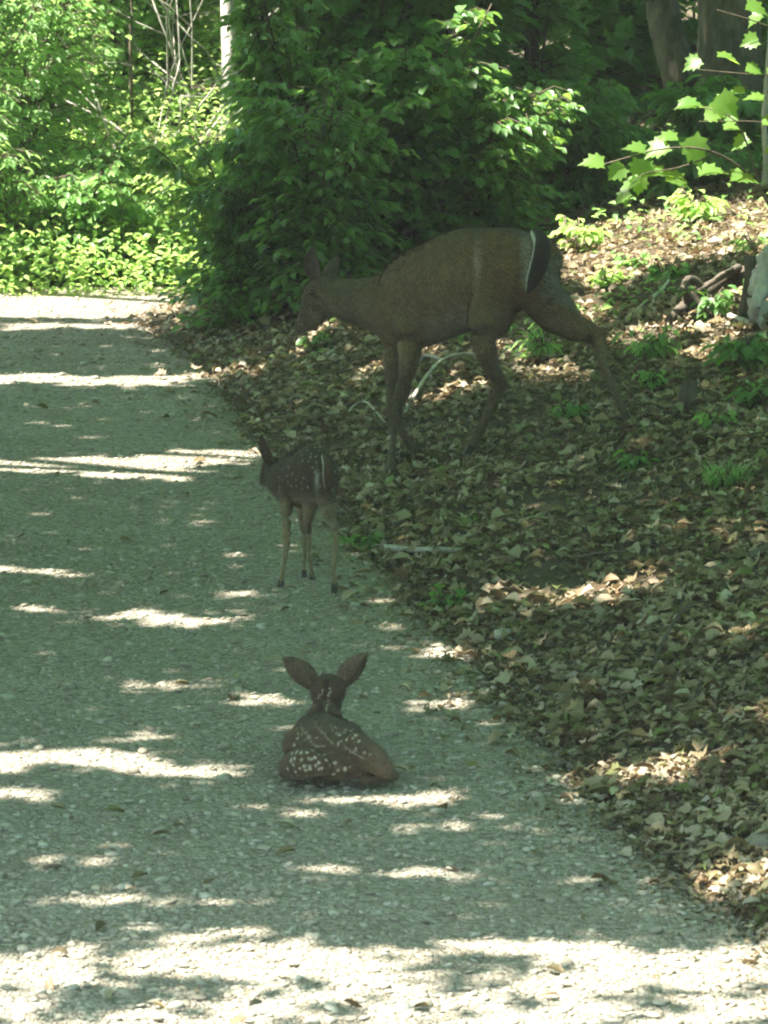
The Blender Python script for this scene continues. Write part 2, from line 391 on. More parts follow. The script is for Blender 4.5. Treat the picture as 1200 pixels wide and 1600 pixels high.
# low green growth: patches on the bank and under the sunny brush beyond the road
def low_growth(nm, x, y, h, mat, tm, smin, smax, parent):
    n = len(x); P = np.stack([x, y, terrain(x, y)+rng.uniform(.02, 1, n)*h], 1); a = rng.uniform(0, 6.28, n)
    R = frames(np.stack([np.cos(a), np.sin(a), rng.normal(-.25, .3, n)], 1), np.stack([rng.normal(0, .45, n), rng.normal(-.15, .45, n), np.ones(n)], 1))
    o = link(nm, scatter_mesh(nm, tm, P, R, rng.uniform(smin, smax, n), M[mat]), parent); o['kind'] = 'stuff'
x = rng.uniform(-5, .6, 30000); y = 25.35+rng.exponential(3.2, 30000); m = (y < 44); x, y = x[m], y[m]; hh = .15+.75*np.clip(sn(x, y, 2.2, 31)+.35, 0, 1.0)*np.clip((y-25.3)*1.5, .2, 1) + .55*np.clip((y-28)/3, 0, 1)
low_growth('undergrowth', x, y, hh, 'leaf_lime', 'oval', .03, .062, bank)
x = rng.uniform(-5, .6, 12000); y = 25.45+rng.exponential(2.5, 12000); low_growth('undergrowth', x, y, hh[:12000]*0+.3, 'leaf_mid', 'lance', .04, .08, bank)
x, y = visible_ground(60000, 17, 34, 1, 200); v = sn(x, y, 2.0, 41)+.6*sn(x, y, 5, 42)+.10*(y-20); m = (x > xedge(y)+.55) & (v > .62) & (rng.uniform(0, 1, len(x)) < .16); x, y = x[m], y[m]
low_growth('undergrowth', x, y, .13, 'leaf_mid', 'oval', .03, .06, bank)

# ============================================================ CANOPY OVERHEAD (casts the shade; gaps let the sun flecks through)
FLECKS = [  # polyline in picture coordinates, half thickness
 ([(-300, 594), (60, 594), (180, 598), (300, 592), (400, 582)], 6), ([(440, 562), (490, 535), (530, 512)], 10), ([(555, 605), (600, 572)], 9),
 ([(-300, 730), (200, 728), (330, 715), (420, 714)], 12), ([(120, 746), (330, 743)], 5), ([(515, 725), (600, 700), (660, 690), (790, 662)], 22), ([(655, 560), (700, 545)], 9), ([(690, 625), (760, 600)], 8),
 ([(-300, 893), (60, 893), (120, 903)], 5), ([(20, 952), (110, 958)], 5), ([(165, 965), (280, 970), (380, 973)], 10), ([(320, 932), (425, 930)], 6),
 ([(180, 1068), (320, 1075)], 6), ([(370, 1102), (470, 1100)], 7), ([(175, 1150), (315, 1154)], 8),
 ([(-300, 1190), (0, 1190), (130, 1180), (230, 1200), (300, 1212), (380, 1216)], 19), ([(-300, 1238), (100, 1242)], 11), ([(345, 1208), (435, 1206)], 10),
 ([(570, 1245), (710, 1250)], 20), ([(440, 1240), (540, 1246)], 8), ([(620, 1016), (690, 1018), (770, 1036)], 6), ([(640, 1103), (770, 1100)], 8),
 ([(590, 1297), (830, 1290)], 5), ([(430, 1366), (550, 1368), (745, 1374)], 8), ([(880, 1223), (975, 1218)], 6), ([(1000, 1218), (1060, 1210), (1130, 1188)], 20),
 ([(915, 1424), (1015, 1424)], 5), ([(765, 930), (890, 945)], 13), ([(930, 950), (985, 925), (1035, 905)], 20), ([(960, 890), (1010, 880)], 8),
 ([(560, 936), (610, 936)], 6), ([(780, 540), (860, 590)], 20), ([(860, 600), (880, 610)], 10), ([(895, 500), (970, 450)], 45),
 ([(860, 405), (960, 388), (1080, 366), (1400, 348)], 42), ([(980, 440), (1120, 400)], 26), ([(1060, 560), (1110, 550)], 15),
 ([(640, 640), (700, 600), (720, 560)], 7), ([(1120, 860), (1200, 850)], 8), ([(985, 650), (960, 640)], 6), ([(1160, 1140), (1230, 1130)], 10),
 ([(1120, 1370), (1330, 1350)], 18), ([(0, 1350), (230, 1350)], 4), ([(0, 1405), (300, 1415)], 5),
 ([(500, 1200), (700, 1222)], 4), ([(1060, 620), (1150, 600)], 8), ([(860, 760), (900, 755)], 5), ([(1090, 540), (1180, 520)], 9), ([(880, 575), (950, 610)], 10), ([(1140, 1000), (1200, 985)], 8), ([(1100, 1395), (1300, 1380)], 14), ([(330, 1262), (520, 1268)], 5), ([(1000, 700), (1030, 705)], 5),
]
def in_fleck(px, py, grow=0):
    lit = np.zeros(len(px), bool); wob = 5*np.sin(px*.045+py*.03)+3*np.sin(px*.11+1)
    for pts, h in FLECKS:
        p = np.array(pts, float); p = p[np.argsort(p[:, 0])]
        yy = np.interp(px, p[:, 0], p[:, 1]); e = 18+grow*2
        inside = (px > p[0, 0]-e) & (px < p[-1, 0]+e)
        fade = np.clip(np.minimum(px-p[0, 0]+e, p[-1, 0]+e-px)/40, 0, 1)**.5
        lit |= inside & (np.abs(py+wob*.4-yy) < (h*1.0+3.5+grow)*fade+1+grow*.5)
    edge = 1468 + 12*np.sin(px*.013) + 6*np.sin(px*.05)
    dark = (np.abs(py-1560-6*np.sin(px*.02)) < 14) & (px > 60) & (px < 330) | (np.abs(py-1510) < 5) & (px > 620) & (px < 900)
    lit |= (py > edge) & ~dark
    lit |= (py < 517) & (px < 300) & (np.abs(py-503) > 2.5)
    return lit
LITBALLS = [(at(1000, 230, 20.0), 0.33), (at(935, 262, 20.0), 0.29), (at(985, 290, 20), 0.29), (at(1065, 225, 20.1), 0.34), (at(1160, 150, 20.3), 0.49), (at(1150, 30, 20.3), 0.37), (at(1100, 200, 20.2), 0.26), (at(1180, 250, 20.3), 0.34),
            (at(460, 50, 24.5), 0.3), (at(370, 230, 24.2), 0.25), (at(1190, 445, 21.6), 0.28), (at(355, 100, 28.5), 0.79),
            (at(355, 180, 28.5), 0.79), (at(420, 10, 28), 0.79), (at(790, 130, 23.0), 0.11), (at(640, 100, 23.4), 0.09), (at(715, 216, 22.6), 0.08), (at(850, 180, 23), .08), (at(860, 340, 22.6), .1), (at(1000, 60, 27), 0.25)]
LITBALLS += [(at(random.uniform(380, 880), random.uniform(10, 330), random.uniform(22.9, 23.6)), random.uniform(.025, .055)) for _ in range(34)]
DARK = [(at(790, 430, 18.45), .32), (at(700, 440, 18.6), .36), (at(640, 430, 18.75), .36), (at(600, 500, 18.85), .32), (at(745, 600, 18.4), .10), (at(500, 460, 19.05), .27), (at(470, 750, 16.4), .22), (at(515, 1090, 13.35), .17), (at(515, 1165, 13.02), .12), (at(470, 1185, 13.02), .10), (at(575, 1195, 12.95), .05), (at(940, 540, 18.3), .12), (at(600, 700, 18.3), .07), (at(1100, 485, 21.3), .22)]
def raydist(P, c):
    d = c-P; t = d@SUN; return np.linalg.norm(d - t[:, None]*SUN, axis=1)
def canopy_leaves(n, x0, x1, y0, y1, h0, h1):
    G = np.stack([rng.uniform(x0, x1, n), rng.uniform(y0, y1, n), np.zeros(n)], 1)
    h = rng.uniform(h0, h1, n); P = G + SUN*(h/SUN[2])[:, None]
    # follow the sun ray down to the real ground
    t = np.zeros(n); Q = P.copy()
    for _ in range(6):
        Q = P - SUN*((P[:, 2]-terrain(Q[:, 0], Q[:, 1]))/SUN[2])[:, None]
    px, py = proj(Q); lit = in_fleck(px, py, -.5) & (Q[:, 1] > 6)
    lit |= (Q[:, 1] > 24.9) & (Q[:, 0] < -.55 - .0*Q[:, 1])
    for c, r in LITBALLS: lit |= raydist(P, c) < r
    for c, r in DARK: lit &= ~(raydist(P, c) < r)
    band = (np.abs(py-(1503+10*np.sin(px*.008))) < 26) & (px > 200); f = rng.uniform(0, 1, n)
    lit |= (Q[:, 1] < 9.3) & (f > .035); lit |= (Q[:, 1] < 12) & (py > 1468) & (f > np.where(band, .0, .07)) & in_fleck(px, py)
    lit &= ~((py > 1468) & ~band & (f < .07))
    return P[~lit]
TREES = [(-5.6, 12.5), (5.2, 13.2), (-5.4, 19.0), (5.6, 20.5), (4.6, 27.5), (-5.2, 25.5)]
TLAB = ['tree whose leafy crown hangs over the near left side of the road', 'tree on the near right bank shading the lying fawn', 'tree left of the road shading its middle stretch',
        'tree upslope to the right of the doe shading her', 'tree far up the right bank shading the dark thicket', 'tree left of the bend at the far end of the road']
CP = canopy_leaves(280000, -4.4, 6.5, 8.6, 34, 4.6, 6.6)
for c, r in DARK:   # extra leaves added above the animals and rotten log to keep them shaded
    n = int(5200*r*r/.09); d = rng.normal(0, r*.55, (n, 3)); d -= (d@SUN)[:, None]*SUN; CP = np.vstack([CP, c + d + SUN*(rng.uniform(4.2, 5.6, n)/SUN[2])[:, None]])
own = np.argmin([(CP[:, 0]-tx)**2 + (CP[:, 1]-ty)**2 for tx, ty in TREES], 0)
for k, (tx, ty) in enumerate(TREES):
    tz = float(terrain(tx, ty)); base = (tx, ty, tz-.1); t = thing('shade_tree', base, TLAB[k], 'tree', 'tall trees whose crowns shade the road')
    P = CP[own == k]; n = len(P); mb = MB(); r0 = random.uniform(.16, .24)
    top = (tx*.92, ty+random.uniform(-.4, .4), 9.5)
    mb.tube(smooth_pts([base, (tx+.05, ty, tz+2), (tx*.97, ty+.1, 5), top]), np.linspace(r0*1.25, r0*.45, 13), 12, rough=.05)
    for q in range(9):
        z = 3.8+q*.55; tgt = P[random.randrange(n)]; a = np.array([tx*.97, ty, z]); mid = (a+tgt)/2+[0, 0, .5]
        mb.tube(smooth_pts([a, mid, tgt]), np.linspace(.07, .012, 9), 7)
    mb.build('trunk', M['bark'], t, base)
    Nn = SUN + rng.normal(0, .38, (n, 3)); Xd = rng.normal(0, 1, (n, 3)); Xd[:, 2] *= .4
    o = link('crown', scatter_mesh('crown', 'hex', P, frames(Xd, Nn), rng.uniform(.10, .15, n), M['canopy'], base), t); o['kind'] = 'stuff'

# woods all round: crowns over and beside the road outside the picture, which close off the low sky
WOODS = [(-9, 3), (-9, 12), (-10, 21), (-10, 31), (9.5, 3), (10, 11), (10.5, 20), (10, 30), (-3, -9), (4, -8), (1, 41), (-6, 40), (8, 40)]
WLAB = ['left of the road beside the camera', 'left of the road level with the lying fawn', 'left of the road level with the doe', 'left of the road beyond its end', 'right of the road beside the camera', 'upslope right of the lying fawn',
        'upslope far right of the doe', 'upslope beyond the two trunks', 'behind the camera on the left', 'behind the camera on the right', 'far beyond the thicket', 'far beyond the sunny brush at left', 'far up the bank beyond the thick trunk']
for (tx, ty), lab in zip(WOODS, WLAB):
    tz = float(terrain(tx, ty)); base = (tx, ty, tz-.1); t = thing('woodland_tree', base, 'woodland tree with full crown standing ' + lab, 'tree', 'woodland trees around the road')
    MB().tube(smooth_pts([base, (tx+.1, ty, tz+3), (tx-.1, ty+.1, tz+7), (tx, ty, tz+11)]), np.linspace(.26, .06, 13), 12, rough=.06).build('trunk', M['bark'], t, base)
    n = 9000; d = rng.normal(0, 1, (n, 3)); d /= np.linalg.norm(d, axis=1, keepdims=True); rr = rng.uniform(.45, 1, n)**.5
    P = np.array([tx, ty, tz+5.6]) + d*rr[:, None]*[5.4, 5.4, 5.6]; P[:, 2] = np.maximum(P[:, 2], terrain(P[:, 0], P[:, 1])+.1+rng.uniform(0, .5, n))
    Q = P.copy()
    for _ in range(4): Q = P - SUN*((P[:, 2]-terrain(Q[:, 0], Q[:, 1]))/SUN[2])[:, None]
    px, py = proj(Q); keep = ~((Q[:, 1] > 3) & (Q[:, 1] < 9.3) & (np.abs(Q[:, 0]) < 2)) & ~((Q[:, 1] > 9) & (Q[:, 1] < 24.9) & in_fleck(px, py, 11) & (Q[:, 0] > -2.5) & (Q[:, 0] < 3)) & ~((Q[:, 1] > 24.5) & (Q[:, 1] < 38) & (Q[:, 0] > -4) & (Q[:, 0] < -.4))
    for c, r in LITBALLS: keep &= raydist(P, c) > r+.1
    qx, qy = proj(P); front = (P[:, 1] > .5) & (P[:, 1] < 33) & (qx > -60) & (qx < 1260) & (qy > -80); keep &= ~front & ~((np.abs(P[:, 0]) < 1.2) & (np.abs(P[:, 1]) < 3) & (P[:, 2] < 4.2))
    P = P[keep]; n = len(P); Nn = d[keep]*.6 + [0, 0, .7] + rng.normal(0, .4, (n, 3))
    o = link('crown', scatter_mesh('crown', 'hex', P, frames(rng.normal(0, 1, (n, 3)), Nn), rng.uniform(.22, .36, n), M['canopy'], base), t); o['kind'] = 'stuff'

# ============================================================ VEGETATION
def shrub(name, loc, h, spread, label, cat, group, tmpl='oval', mat='leaf_dark', size=.07, stems=6, twigs=14, per=9, parts=60, seed=0, droop=.25, stem_r=.010, lean=(0, 0), low=.12, flatn=.38, barkm='twig'):
    r = random.Random(seed); base = np.array([loc[0], loc[1], float(terrain(loc[0], loc[1]))-.02])
    t = thing(name, base, label, cat, group); mb = MB(); P = []; Xd = []; Nn = []; Sz = []
    for s_ in range(stems):
        a = r.uniform(0, 6.283); sp = spread*r.uniform(.3, 1); hh = h*r.uniform(.65, 1)
        tip = base + [math.cos(a)*sp+lean[0], math.sin(a)*sp+lean[1], hh]; mid = base + [math.cos(a)*sp*.25+lean[0]*.3, math.sin(a)*sp*.25+lean[1]*.3, hh*.55]
        c = smooth_pts([base + [r.uniform(-.05, .05), r.uniform(-.05, .05), 0], mid, tip], 6)
        mb.tube(c, np.linspace(stem_r, .003, len(c)), 5)
        for w_ in range(twigs):
            f = r.uniform(low, 1); k = min(int(f*(len(c)-1)), len(c)-2); p0 = c[k] + (c[k+1]-c[k])*r.random()
            a2 = a + r.gauss(0, 1.3); L = spread*r.uniform(.35, .85)*(1.15-.6*f)
            d = np.array([math.cos(a2), math.sin(a2), r.uniform(-.05, .45)]); e = p0 + d*L; e[2] -= L*droop*r.uniform(.2, 1)
            tw = np.array([p0, p0 + d*L*.5 + [0, 0, .03], e]); mb.tube(tw, [.0035, .0025, .0015], 4, cap=False)
            for j in range(per):
                g = (j+.6)/per; q = p0*(1-g)**2 + 2*g*(1-g)*tw[1] + g*g*e; sd = 1 if j % 2 else -1
                a3 = a2 + sd*r.uniform(.5, 1.1)*(1 if j < per-1 else .1)
                P.append(q + [r.gauss(0, .01), r.gauss(0, .01), r.gauss(0, .012)]); Xd.append([math.cos(a3), math.sin(a3), -droop-r.uniform(0, .35)])
                Nn.append([r.gauss(0, flatn), r.gauss(0, flatn), 1]); Sz.append(size*r.uniform(.6, 1.2))
    mb.build('stem', M[barkm], t, base)
    leaves(t, base, tmpl, np.array(P), frames(np.array(Xd), np.array(Nn)), np.array(Sz), M[mat], parts)
    return t
def gp(px, Y):
    """ground position under picture column px at depth Y"""
    x = (px-600)/FPX*Y*1.0
    return x*1.01, Y
# dark thicket behind the doe
DT = [(378, 23.3, 1.0, .40, 'oval', 'low dark bush at the edge of the bend, leftmost of the shaded thicket'), (465, 23.6, 2.1, .42, 'oval', 'tall dark leafy bush beside the road bend, above the doe\'s nose'),
      (500, 23.0, 1.2, .45, 'oval', 'dense dark bush just behind the head of the doe'), (560, 24.0, 2.4, .55, 'maple', 'tall shaded maple bush behind the neck of the doe'),
      (640, 23.5, 1.5, .45, 'round', 'round leaved dark bush behind the shoulders of the doe'), (700, 25.1, 2.5, .5, 'maple', 'tall dark maple bush above the middle of the doe\'s back'),
      (770, 23.6, .85, .40, 'oval', 'dark bush directly behind the rump of the doe'), (830, 25.5, 2.5, .5, 'round', 'tall round leaved bush between the doe\'s tail and the leaning trunk'),
      (890, 24.6, .7, .35, 'oval', 'shaded bush at the right end of the thicket beside the sunny litter'), (940, 29.0, 2.4, .5, 'maple', 'maple bush growing left of the leaning trunk'),
      (520, 25.2, 2.6, .5, 'oval', 'tall bush at the back of the thicket left of the doe\'s head'), (620, 25.8, 2.8, .6, 'round', 'highest bush at the back of the thicket behind the doe')]
for i, (px, Yy, h, sp, tm, lab) in enumerate(DT):
    x, y = gp(px, Yy)
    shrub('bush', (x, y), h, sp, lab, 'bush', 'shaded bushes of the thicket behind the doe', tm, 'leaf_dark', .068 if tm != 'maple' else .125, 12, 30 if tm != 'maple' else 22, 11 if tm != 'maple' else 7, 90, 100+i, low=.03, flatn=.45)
# sunny wall of brush at the far left
LW = [(-60, 26.2, 2.0, 'leaf_mid', 'lance'), (20, 26.0, .9, 'leaf_mid', 'lance'), (50, 27.0, 2.0, 'leaf_mid', 'oval'), (110, 26.0, .8, 'leaf_mid', 'oval'), (170, 27.2, .6, 'leaf_lime', 'lance'),
      (190, 26.1, .5, 'leaf_mid', 'oval'), (250, 27.2, .45, 'leaf_lime', 'oval'), (270, 26.2, .55, 'leaf_lime', 'lance'), (330, 27.4, .45, 'leaf_lime', 'oval'), (0, 28.5, 3.0, 'leaf_mid', 'round'),
      (90, 29, 3.0, 'leaf_mid', 'oval'), (190, 30.4, 3.2, 'leaf_mid', 'maple'), (290, 30.6, 3.0, 'leaf_lime', 'oval'), (430, 30.2, 2.8, 'leaf_lime', 'round'), (60, 31.5, 3.4, 'leaf_lime', 'oval'), (250, 32.5, 3.6, 'leaf_lime', 'maple'),
      (420, 32, 3.5, 'leaf_mid', 'oval'), (150, 34.5, 3.8, 'leaf_mid', 'oval'), (340, 35, 3.8, 'leaf_mid', 'round'), (-40, 34, 3.8, 'leaf_mid', 'round')]
LWL = ['tall green bush at the far left edge of the picture', 'low narrow leaved shrub on the road verge at the left picture edge', 'large bush behind the low verge shrubs at left, in front of the pale rock',
       'low rounded shrub touching the far road edge, second from the left', 'yellow green narrow leaved bush in full sun below the dead twigs', 'low green shrub on the verge between the sunny bush and the road',
       'sunlit yellow green bush below the pale trunk and left of the thicket', 'smallest bright shrub at the end of the road beside the bend', 'bright bush showing behind the edge of the dark thicket',
       'tall round leaved bush high in the upper left corner', 'tall bush just right of the upper left corner', 'tall maple leaved bush left of the dead twigs', 'bright tall bush between the dead twigs and the pale trunk',
       'bright round leaved bush right of the pale trunk', 'high yellow green bush far behind the upper left corner', 'high sunny maple far behind the dead twigs', 'high bush far behind the pale trunk on its right',
       'farthest tall bush behind the dead twigs', 'farthest tall bush behind the pale trunk', 'farthest tall bush at the left picture edge']
for i, ((px, Yy, h, mt, tm), lab) in enumerate(zip(LW, LWL)):
    x, y = gp(px, Yy)
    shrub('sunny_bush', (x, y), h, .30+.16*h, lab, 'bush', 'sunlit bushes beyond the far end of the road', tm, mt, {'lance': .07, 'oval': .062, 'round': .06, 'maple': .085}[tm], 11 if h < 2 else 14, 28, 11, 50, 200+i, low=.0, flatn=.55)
# woods upslope at the right
RW = [(985, 30.5, 2.3, 'round'), (1085, 31.0, 2.6, 'oval'), (1200, 29.5, 2.2, 'round'), (1250, 27, 2.0, 'oval'), (900, 30, 3.0, 'oval'), (760, 31, 3.2, 'round'), (1120, 25.9, .45, 'oval'), (1010, 25.2, .40, 'oval'), (1190, 24.6, .4, 'round'), (1080, 24.2, .28, 'oval')]
RWL = ['shaded bush seen between the thicket and the leaning trunk', 'shaded bush between the leaning trunk and the thick trunk', 'shaded bush behind the thick trunk at the right edge', 'bush beyond the right picture edge on the bank',
       'tall shaded bush behind the upper right of the thicket', 'tall shaded bush far behind the thicket at the top of the picture', 'low bush at the foot of the thick trunk', 'low bush at the foot of the leaning trunk', 'small round leaved plant above the sunny litter at the right edge', 'small plant below the foot of the two trunks at the sunny litter']
for i, ((px, Yy, h, tm), lab) in enumerate(zip(RW, RWL)):
    x, y = gp(px, Yy)
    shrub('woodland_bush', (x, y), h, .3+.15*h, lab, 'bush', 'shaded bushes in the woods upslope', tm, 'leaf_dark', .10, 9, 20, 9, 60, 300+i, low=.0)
# small plants on the bank (picture position, height, mat)
BP = [(905, 392, .17, 'leaf_lime', 'oval', 'bright seedling in the sunny litter just right of the doe\'s tail'), (985, 425, .10, 'leaf_mid', 'oval', 'low green plant beside the sunny litter right of the bright seedling'), (1040, 440, .09, 'leaf_mid', 'round', 'low round leaved plant in front of the rotten log'),
      (850, 560, .17, 'leaf_mid', 'lance', 'yellowish weed between the doe\'s hind legs'), (1015, 560, .14, 'leaf_mid', 'oval', 'small weed right of the doe\'s raised hock'), (1150, 580, .18, 'leaf_dark', 'oval', 'dark weed patch below the bleached stump at the right edge'),
      (1190, 640, .16, 'leaf_dark', 'oval', 'dark weed on the right edge below the stump'), (1020, 610, .09, 'leaf_mid', 'oval', 'small weed just right of the doe\'s stretched hind leg'), (1130, 770, .10, 'leaf_dark', 'lance', 'dark green tuft of weed on the right bank level with the standing fawn'),
      (990, 740, .09, 'leaf_dark', 'oval', 'little plant on the bank below the doe\'s rear hoof'), (890, 660, .08, 'leaf_dark', 'oval', 'tiny plant between the doe\'s hind hooves'), (565, 860, .07, 'leaf_dark', 'round', 'pale green seedling at the road edge right of the standing fawn'),
      (1120, 680, .09, 'leaf_mid', 'round', 'seedling with one round pale leaf on the right bank'), (1110, 500, .14, 'leaf_dark', 'oval', 'weed growing at the foot of the rotten log'), (1090, 350, .18, 'leaf_lime', 'oval', 'bright weed at the top of the sunny litter'),
      (560, 500, .16, 'leaf_mid', 'oval', 'pale green weed under the doe\'s throat'), (500, 545, .08, 'leaf_dark', 'round', 'small weed on the bank below the doe\'s nose'), (945, 450, .10, 'leaf_lime', 'round', 'yellow green seedling in the sun patch behind the doe\'s leg'),
      (1180, 400, .14, 'leaf_mid', 'lance', 'narrow leaved weed above the bleached stump'), (700, 1010 - 60, .06, 'leaf_dark', 'round', 'seedling on the road edge above the lying fawn\'s right ear')]
for i, (px, py, h, mt, tm, lab) in enumerate(BP):
    g = ground(px, py)
    shrub('small_plant', (g[0], g[1]), h, h*.75, lab, 'plant', 'small green plants on the leafy bank', tm, mt, max(.045, min(.08, h*.42)), 5, 4, 4, 60, 400+i, stem_r=.003, low=.25, flatn=.3)
# grass tuft
g = ground(1135, 765); t = thing('grass_tuft', g, 'dark green grass tuft on the leafy bank at the right edge', 'grass'); V = []; Fc = []
for i in range(160):
    a = random.uniform(0, 6.28); r = random.uniform(0, .07); b0 = np.array([math.cos(a)*r, math.sin(a)*r, 0]); L = random.uniform(.05, .12); d = np.array([math.cos(a)*.5, math.sin(a)*.5, 1])*L; s_ = np.array([-math.sin(a), math.cos(a), 0])*.0025
    k = len(V); V += [b0-s_, b0+s_, b0+d*.6+s_, b0+d*.6-s_, b0+d*[1.3, 1.3, .85]]; Fc += [(k, k+1, k+2, k+3), (k+3, k+2, k+4)]
o = link('blades', mesh('blades', V, Fc, M['leaf_mid']), t); o['kind'] = 'stuff'
# overhanging maple sprig on the right: branch, twigs, each leaf a part
def sprig(name, label, base, paths, tips, group=None):
    t = thing(name, base, label, 'tree', group); mb = MB()
    for p, r0 in paths: p = smooth_pts(p, 4); mb.tube(p, np.linspace(r0, r0*.35, len(p)), 6)
    mb.build('branch', M['twig'], t, base); me = tmesh('maple', M['leaf_maple'], 'leaf')
    for (p, xd, nn, s) in tips:
        p = np.array(p); R = frames(np.array([xd], float), np.array([nn], float))[0]; o = bpy.data.objects.new('leaf', me); C.objects.link(o); o.parent = t
        o.matrix_local = Matrix([[*(R[r, :]*s), p[r]-base[r]] for r in range(3)] + [[0, 0, 0, 1]])
def mleaf(px, py, Y, dx, dz, s, facing=.5, dy=0):
    """leaf starting at a picture point, pointing (dx, dz) in the picture plane; facing 0 = flat, 1 = upright to the viewer"""
    return (at(px, py, Y), (dx, dy, dz+random.uniform(-.15, .1)), (random.uniform(-.5, .5), -facing, 1-facing*.6), s*.88)
b1 = at(1210, 330, 20.4); b1[2] = float(terrain(b1[0]+.15, 20.4))-.02; b1[0] += .15
tips = [mleaf(945, 255, 20, -1, .02, .13, .45), mleaf(975, 258, 20, -.5, -.55, .11, .8), mleaf(1010, 235, 20, -1, .05, .12, .35), mleaf(1005, 248, 20, -.15, -.7, .13, .85),
        mleaf(1045, 225, 20.05, -.8, -.3, .14, .6), mleaf(1075, 215, 20.05, .3, -.6, .17, .9), mleaf(1060, 215, 20.1, -.5, .1, .13, .3), mleaf(1000, 275, 19.95, -.1, -.8, .10, .9),
        mleaf(1000, 280, 19.95, -.9, -.5, .13, .35), mleaf(975, 300, 19.95, .05, -.8, .07, .9), mleaf(985, 300, 19.9, -.8, -.5, .10, .5), mleaf(1010, 270, 20, .8, -.1, .14, .3), mleaf(1040, 275, 20, .9, -.35, .14, .35),
        mleaf(1090, 270, 20.1, .9, .05, .15, .3), mleaf(1140, 275, 20.2, .9, -.2, .15, .4), mleaf(1060, 165, 20.2, .9, .1, .14, .3), mleaf(1090, 160, 20.2, -.8, -.1, .12, .3), mleaf(1120, 150, 20.2, .7, -.6, .15, .6)]
sprig('maple_sapling', 'sunlit maple sapling reaching in from the right above the sunny litter', b1,
      [([b1, at(1190, 300, 20.3), at(1120, 240, 20.1), at(1040, 232, 20), at(945, 256, 20)], .008), ([at(1120, 240, 20.1), at(1060, 262, 20), at(1005, 272, 19.95), at(975, 302, 19.95)], .004), ([at(1190, 300, 20.3), at(1150, 190, 20.2), at(1075, 163, 20.2)], .005)], tips)
b2 = at(1260, 300, 20.6); b2[2] = float(terrain(b2[0]+.1, 20.6))-.02; b2[0] += .1
tips = []
for (px, py) in [(1095, 92), (1120, 86), (1185, 60), (1165, 105), (1165, 8), (1190, 22), (1135, 150), (1165, 142), (1195, 155), (1150, 182), (1100, 178), (1190, 190), (1170, 215), (1195, 235), (1130, 200), (1198, 112)]:
    a = random.uniform(0, 6.28); tips.append(mleaf(px, py, 20.3+random.uniform(-.1, .15), -abs(math.cos(a))*.9 if random.random() < .7 else .8, random.uniform(-.6, .15), random.uniform(.085, .13), random.uniform(.1, .8)))
sprig('maple_sapling', 'taller sunlit maple sapling filling the upper right corner', b2,
      [([b2, at(1240, 200, 20.5), at(1225, 60, 20.4), at(1215, -60, 20.4)], .009), ([at(1240, 200, 20.5), at(1180, 190, 20.3), at(1090, 190, 20.3)], .004), ([at(1230, 120, 20.4), at(1160, 115, 20.3), at(1085, 108, 20.3)], .004), ([at(1222, 50, 20.4), at(1170, 30, 20.3), at(1120, 15, 20.3)], .004)], tips)
# trunks in view
def trunk(name, pts, rad, mat, label, group=None, n=14, rough=.04):
    base = np.array(pts[0]); base = base - [0, 0, 0]; t = thing(name, base, label, 'tree', group)
    p = smooth_pts(pts, 5); m_ = len(p); r = np.interp(np.linspace(0, 1, m_), np.linspace(0, 1, len(rad)), rad)
    MB().tube(p, r, n, rough=rough).build('trunk', M[mat], t, base)
    return t, base
def onG(px, Y, dz=-.1):
    x = at(px, 400, Y)[0]; return np.array([x, Y, float(terrain(x, Y))+dz])
t, b = trunk('leaning_tree', [onG(1078, 27.6), at(1068, 150, 27.6), at(1045, 60, 27.7), at(1030, -20, 27.8), at(1000, -250, 28)+np.array([0, 0, .0]), at(960, -800, 28.3)], [.13, .105, .10, .095, .085, .06], 'bark', 'leaning grey brown tree trunk at the top right, left of the thick trunk', 'tree trunks on the bank')
t, b = trunk('thick_tree', [onG(1150, 26.6), at(1143, 200, 26.6), at(1140, 60, 26.65), at(1138, -50, 26.7), at(1130, -400, 26.8), at(1120, -1000, 27)], [.24, .19, .175, .17, .15, .12], 'bark', 'thick dark tree trunk in the upper right behind the maple leaves', 'tree trunks on the bank', 18)
t, b = trunk('slender_tree', [onG(1196, 23.6), at(1197, 250, 23.6), at(1194, 180, 23.6), at(1204, 40, 23.6), at(1215, -300, 23.8)], [.022, .016, .015, .013, .008], 'deadwood', 'slender pale stem at the right picture edge beside the thick trunk', None, 8)
t, b = trunk('pale_tree', [onG(357, 28.2), at(357, 220, 28.2), at(358, 100, 28.2), at(355, 10, 28.25), at(352, -300, 28.4), at(345, -900, 28.7)], [.055, .047, .043, .04, .034, .02], 'bark_pale', 'pale sunlit tree trunk standing upright in the upper left')
t, b = trunk('thin_tree', [onG(208, 28.4), at(206, 200, 28.4), at(204, 60, 28.4), at(207, -60, 28.5), at(200, -500, 28.7)], [.016, .013, .011, .009, .004], 'twig', 'thin upright stem left of the dead twigs', None, 7)
t, b = trunk('young_tree', [onG(596, 24.6), at(594, 200, 24.6), at(588, 80, 24.6), at(600, -60, 24.7), at(610, -500, 24.8)], [.02, .016, .014, .012, .006], 'twig', 'thin dark stem rising inside the thicket behind the doe\'s neck', None, 7)
t, b = trunk('young_tree', [onG(546, 23.4), at(545, 400, 23.4), at(541, 300, 23.4), at(536, 150, 23.4)], [.03, .026, .02, .01], 'bark', 'short dark stem right behind the ears of the doe', None, 8)
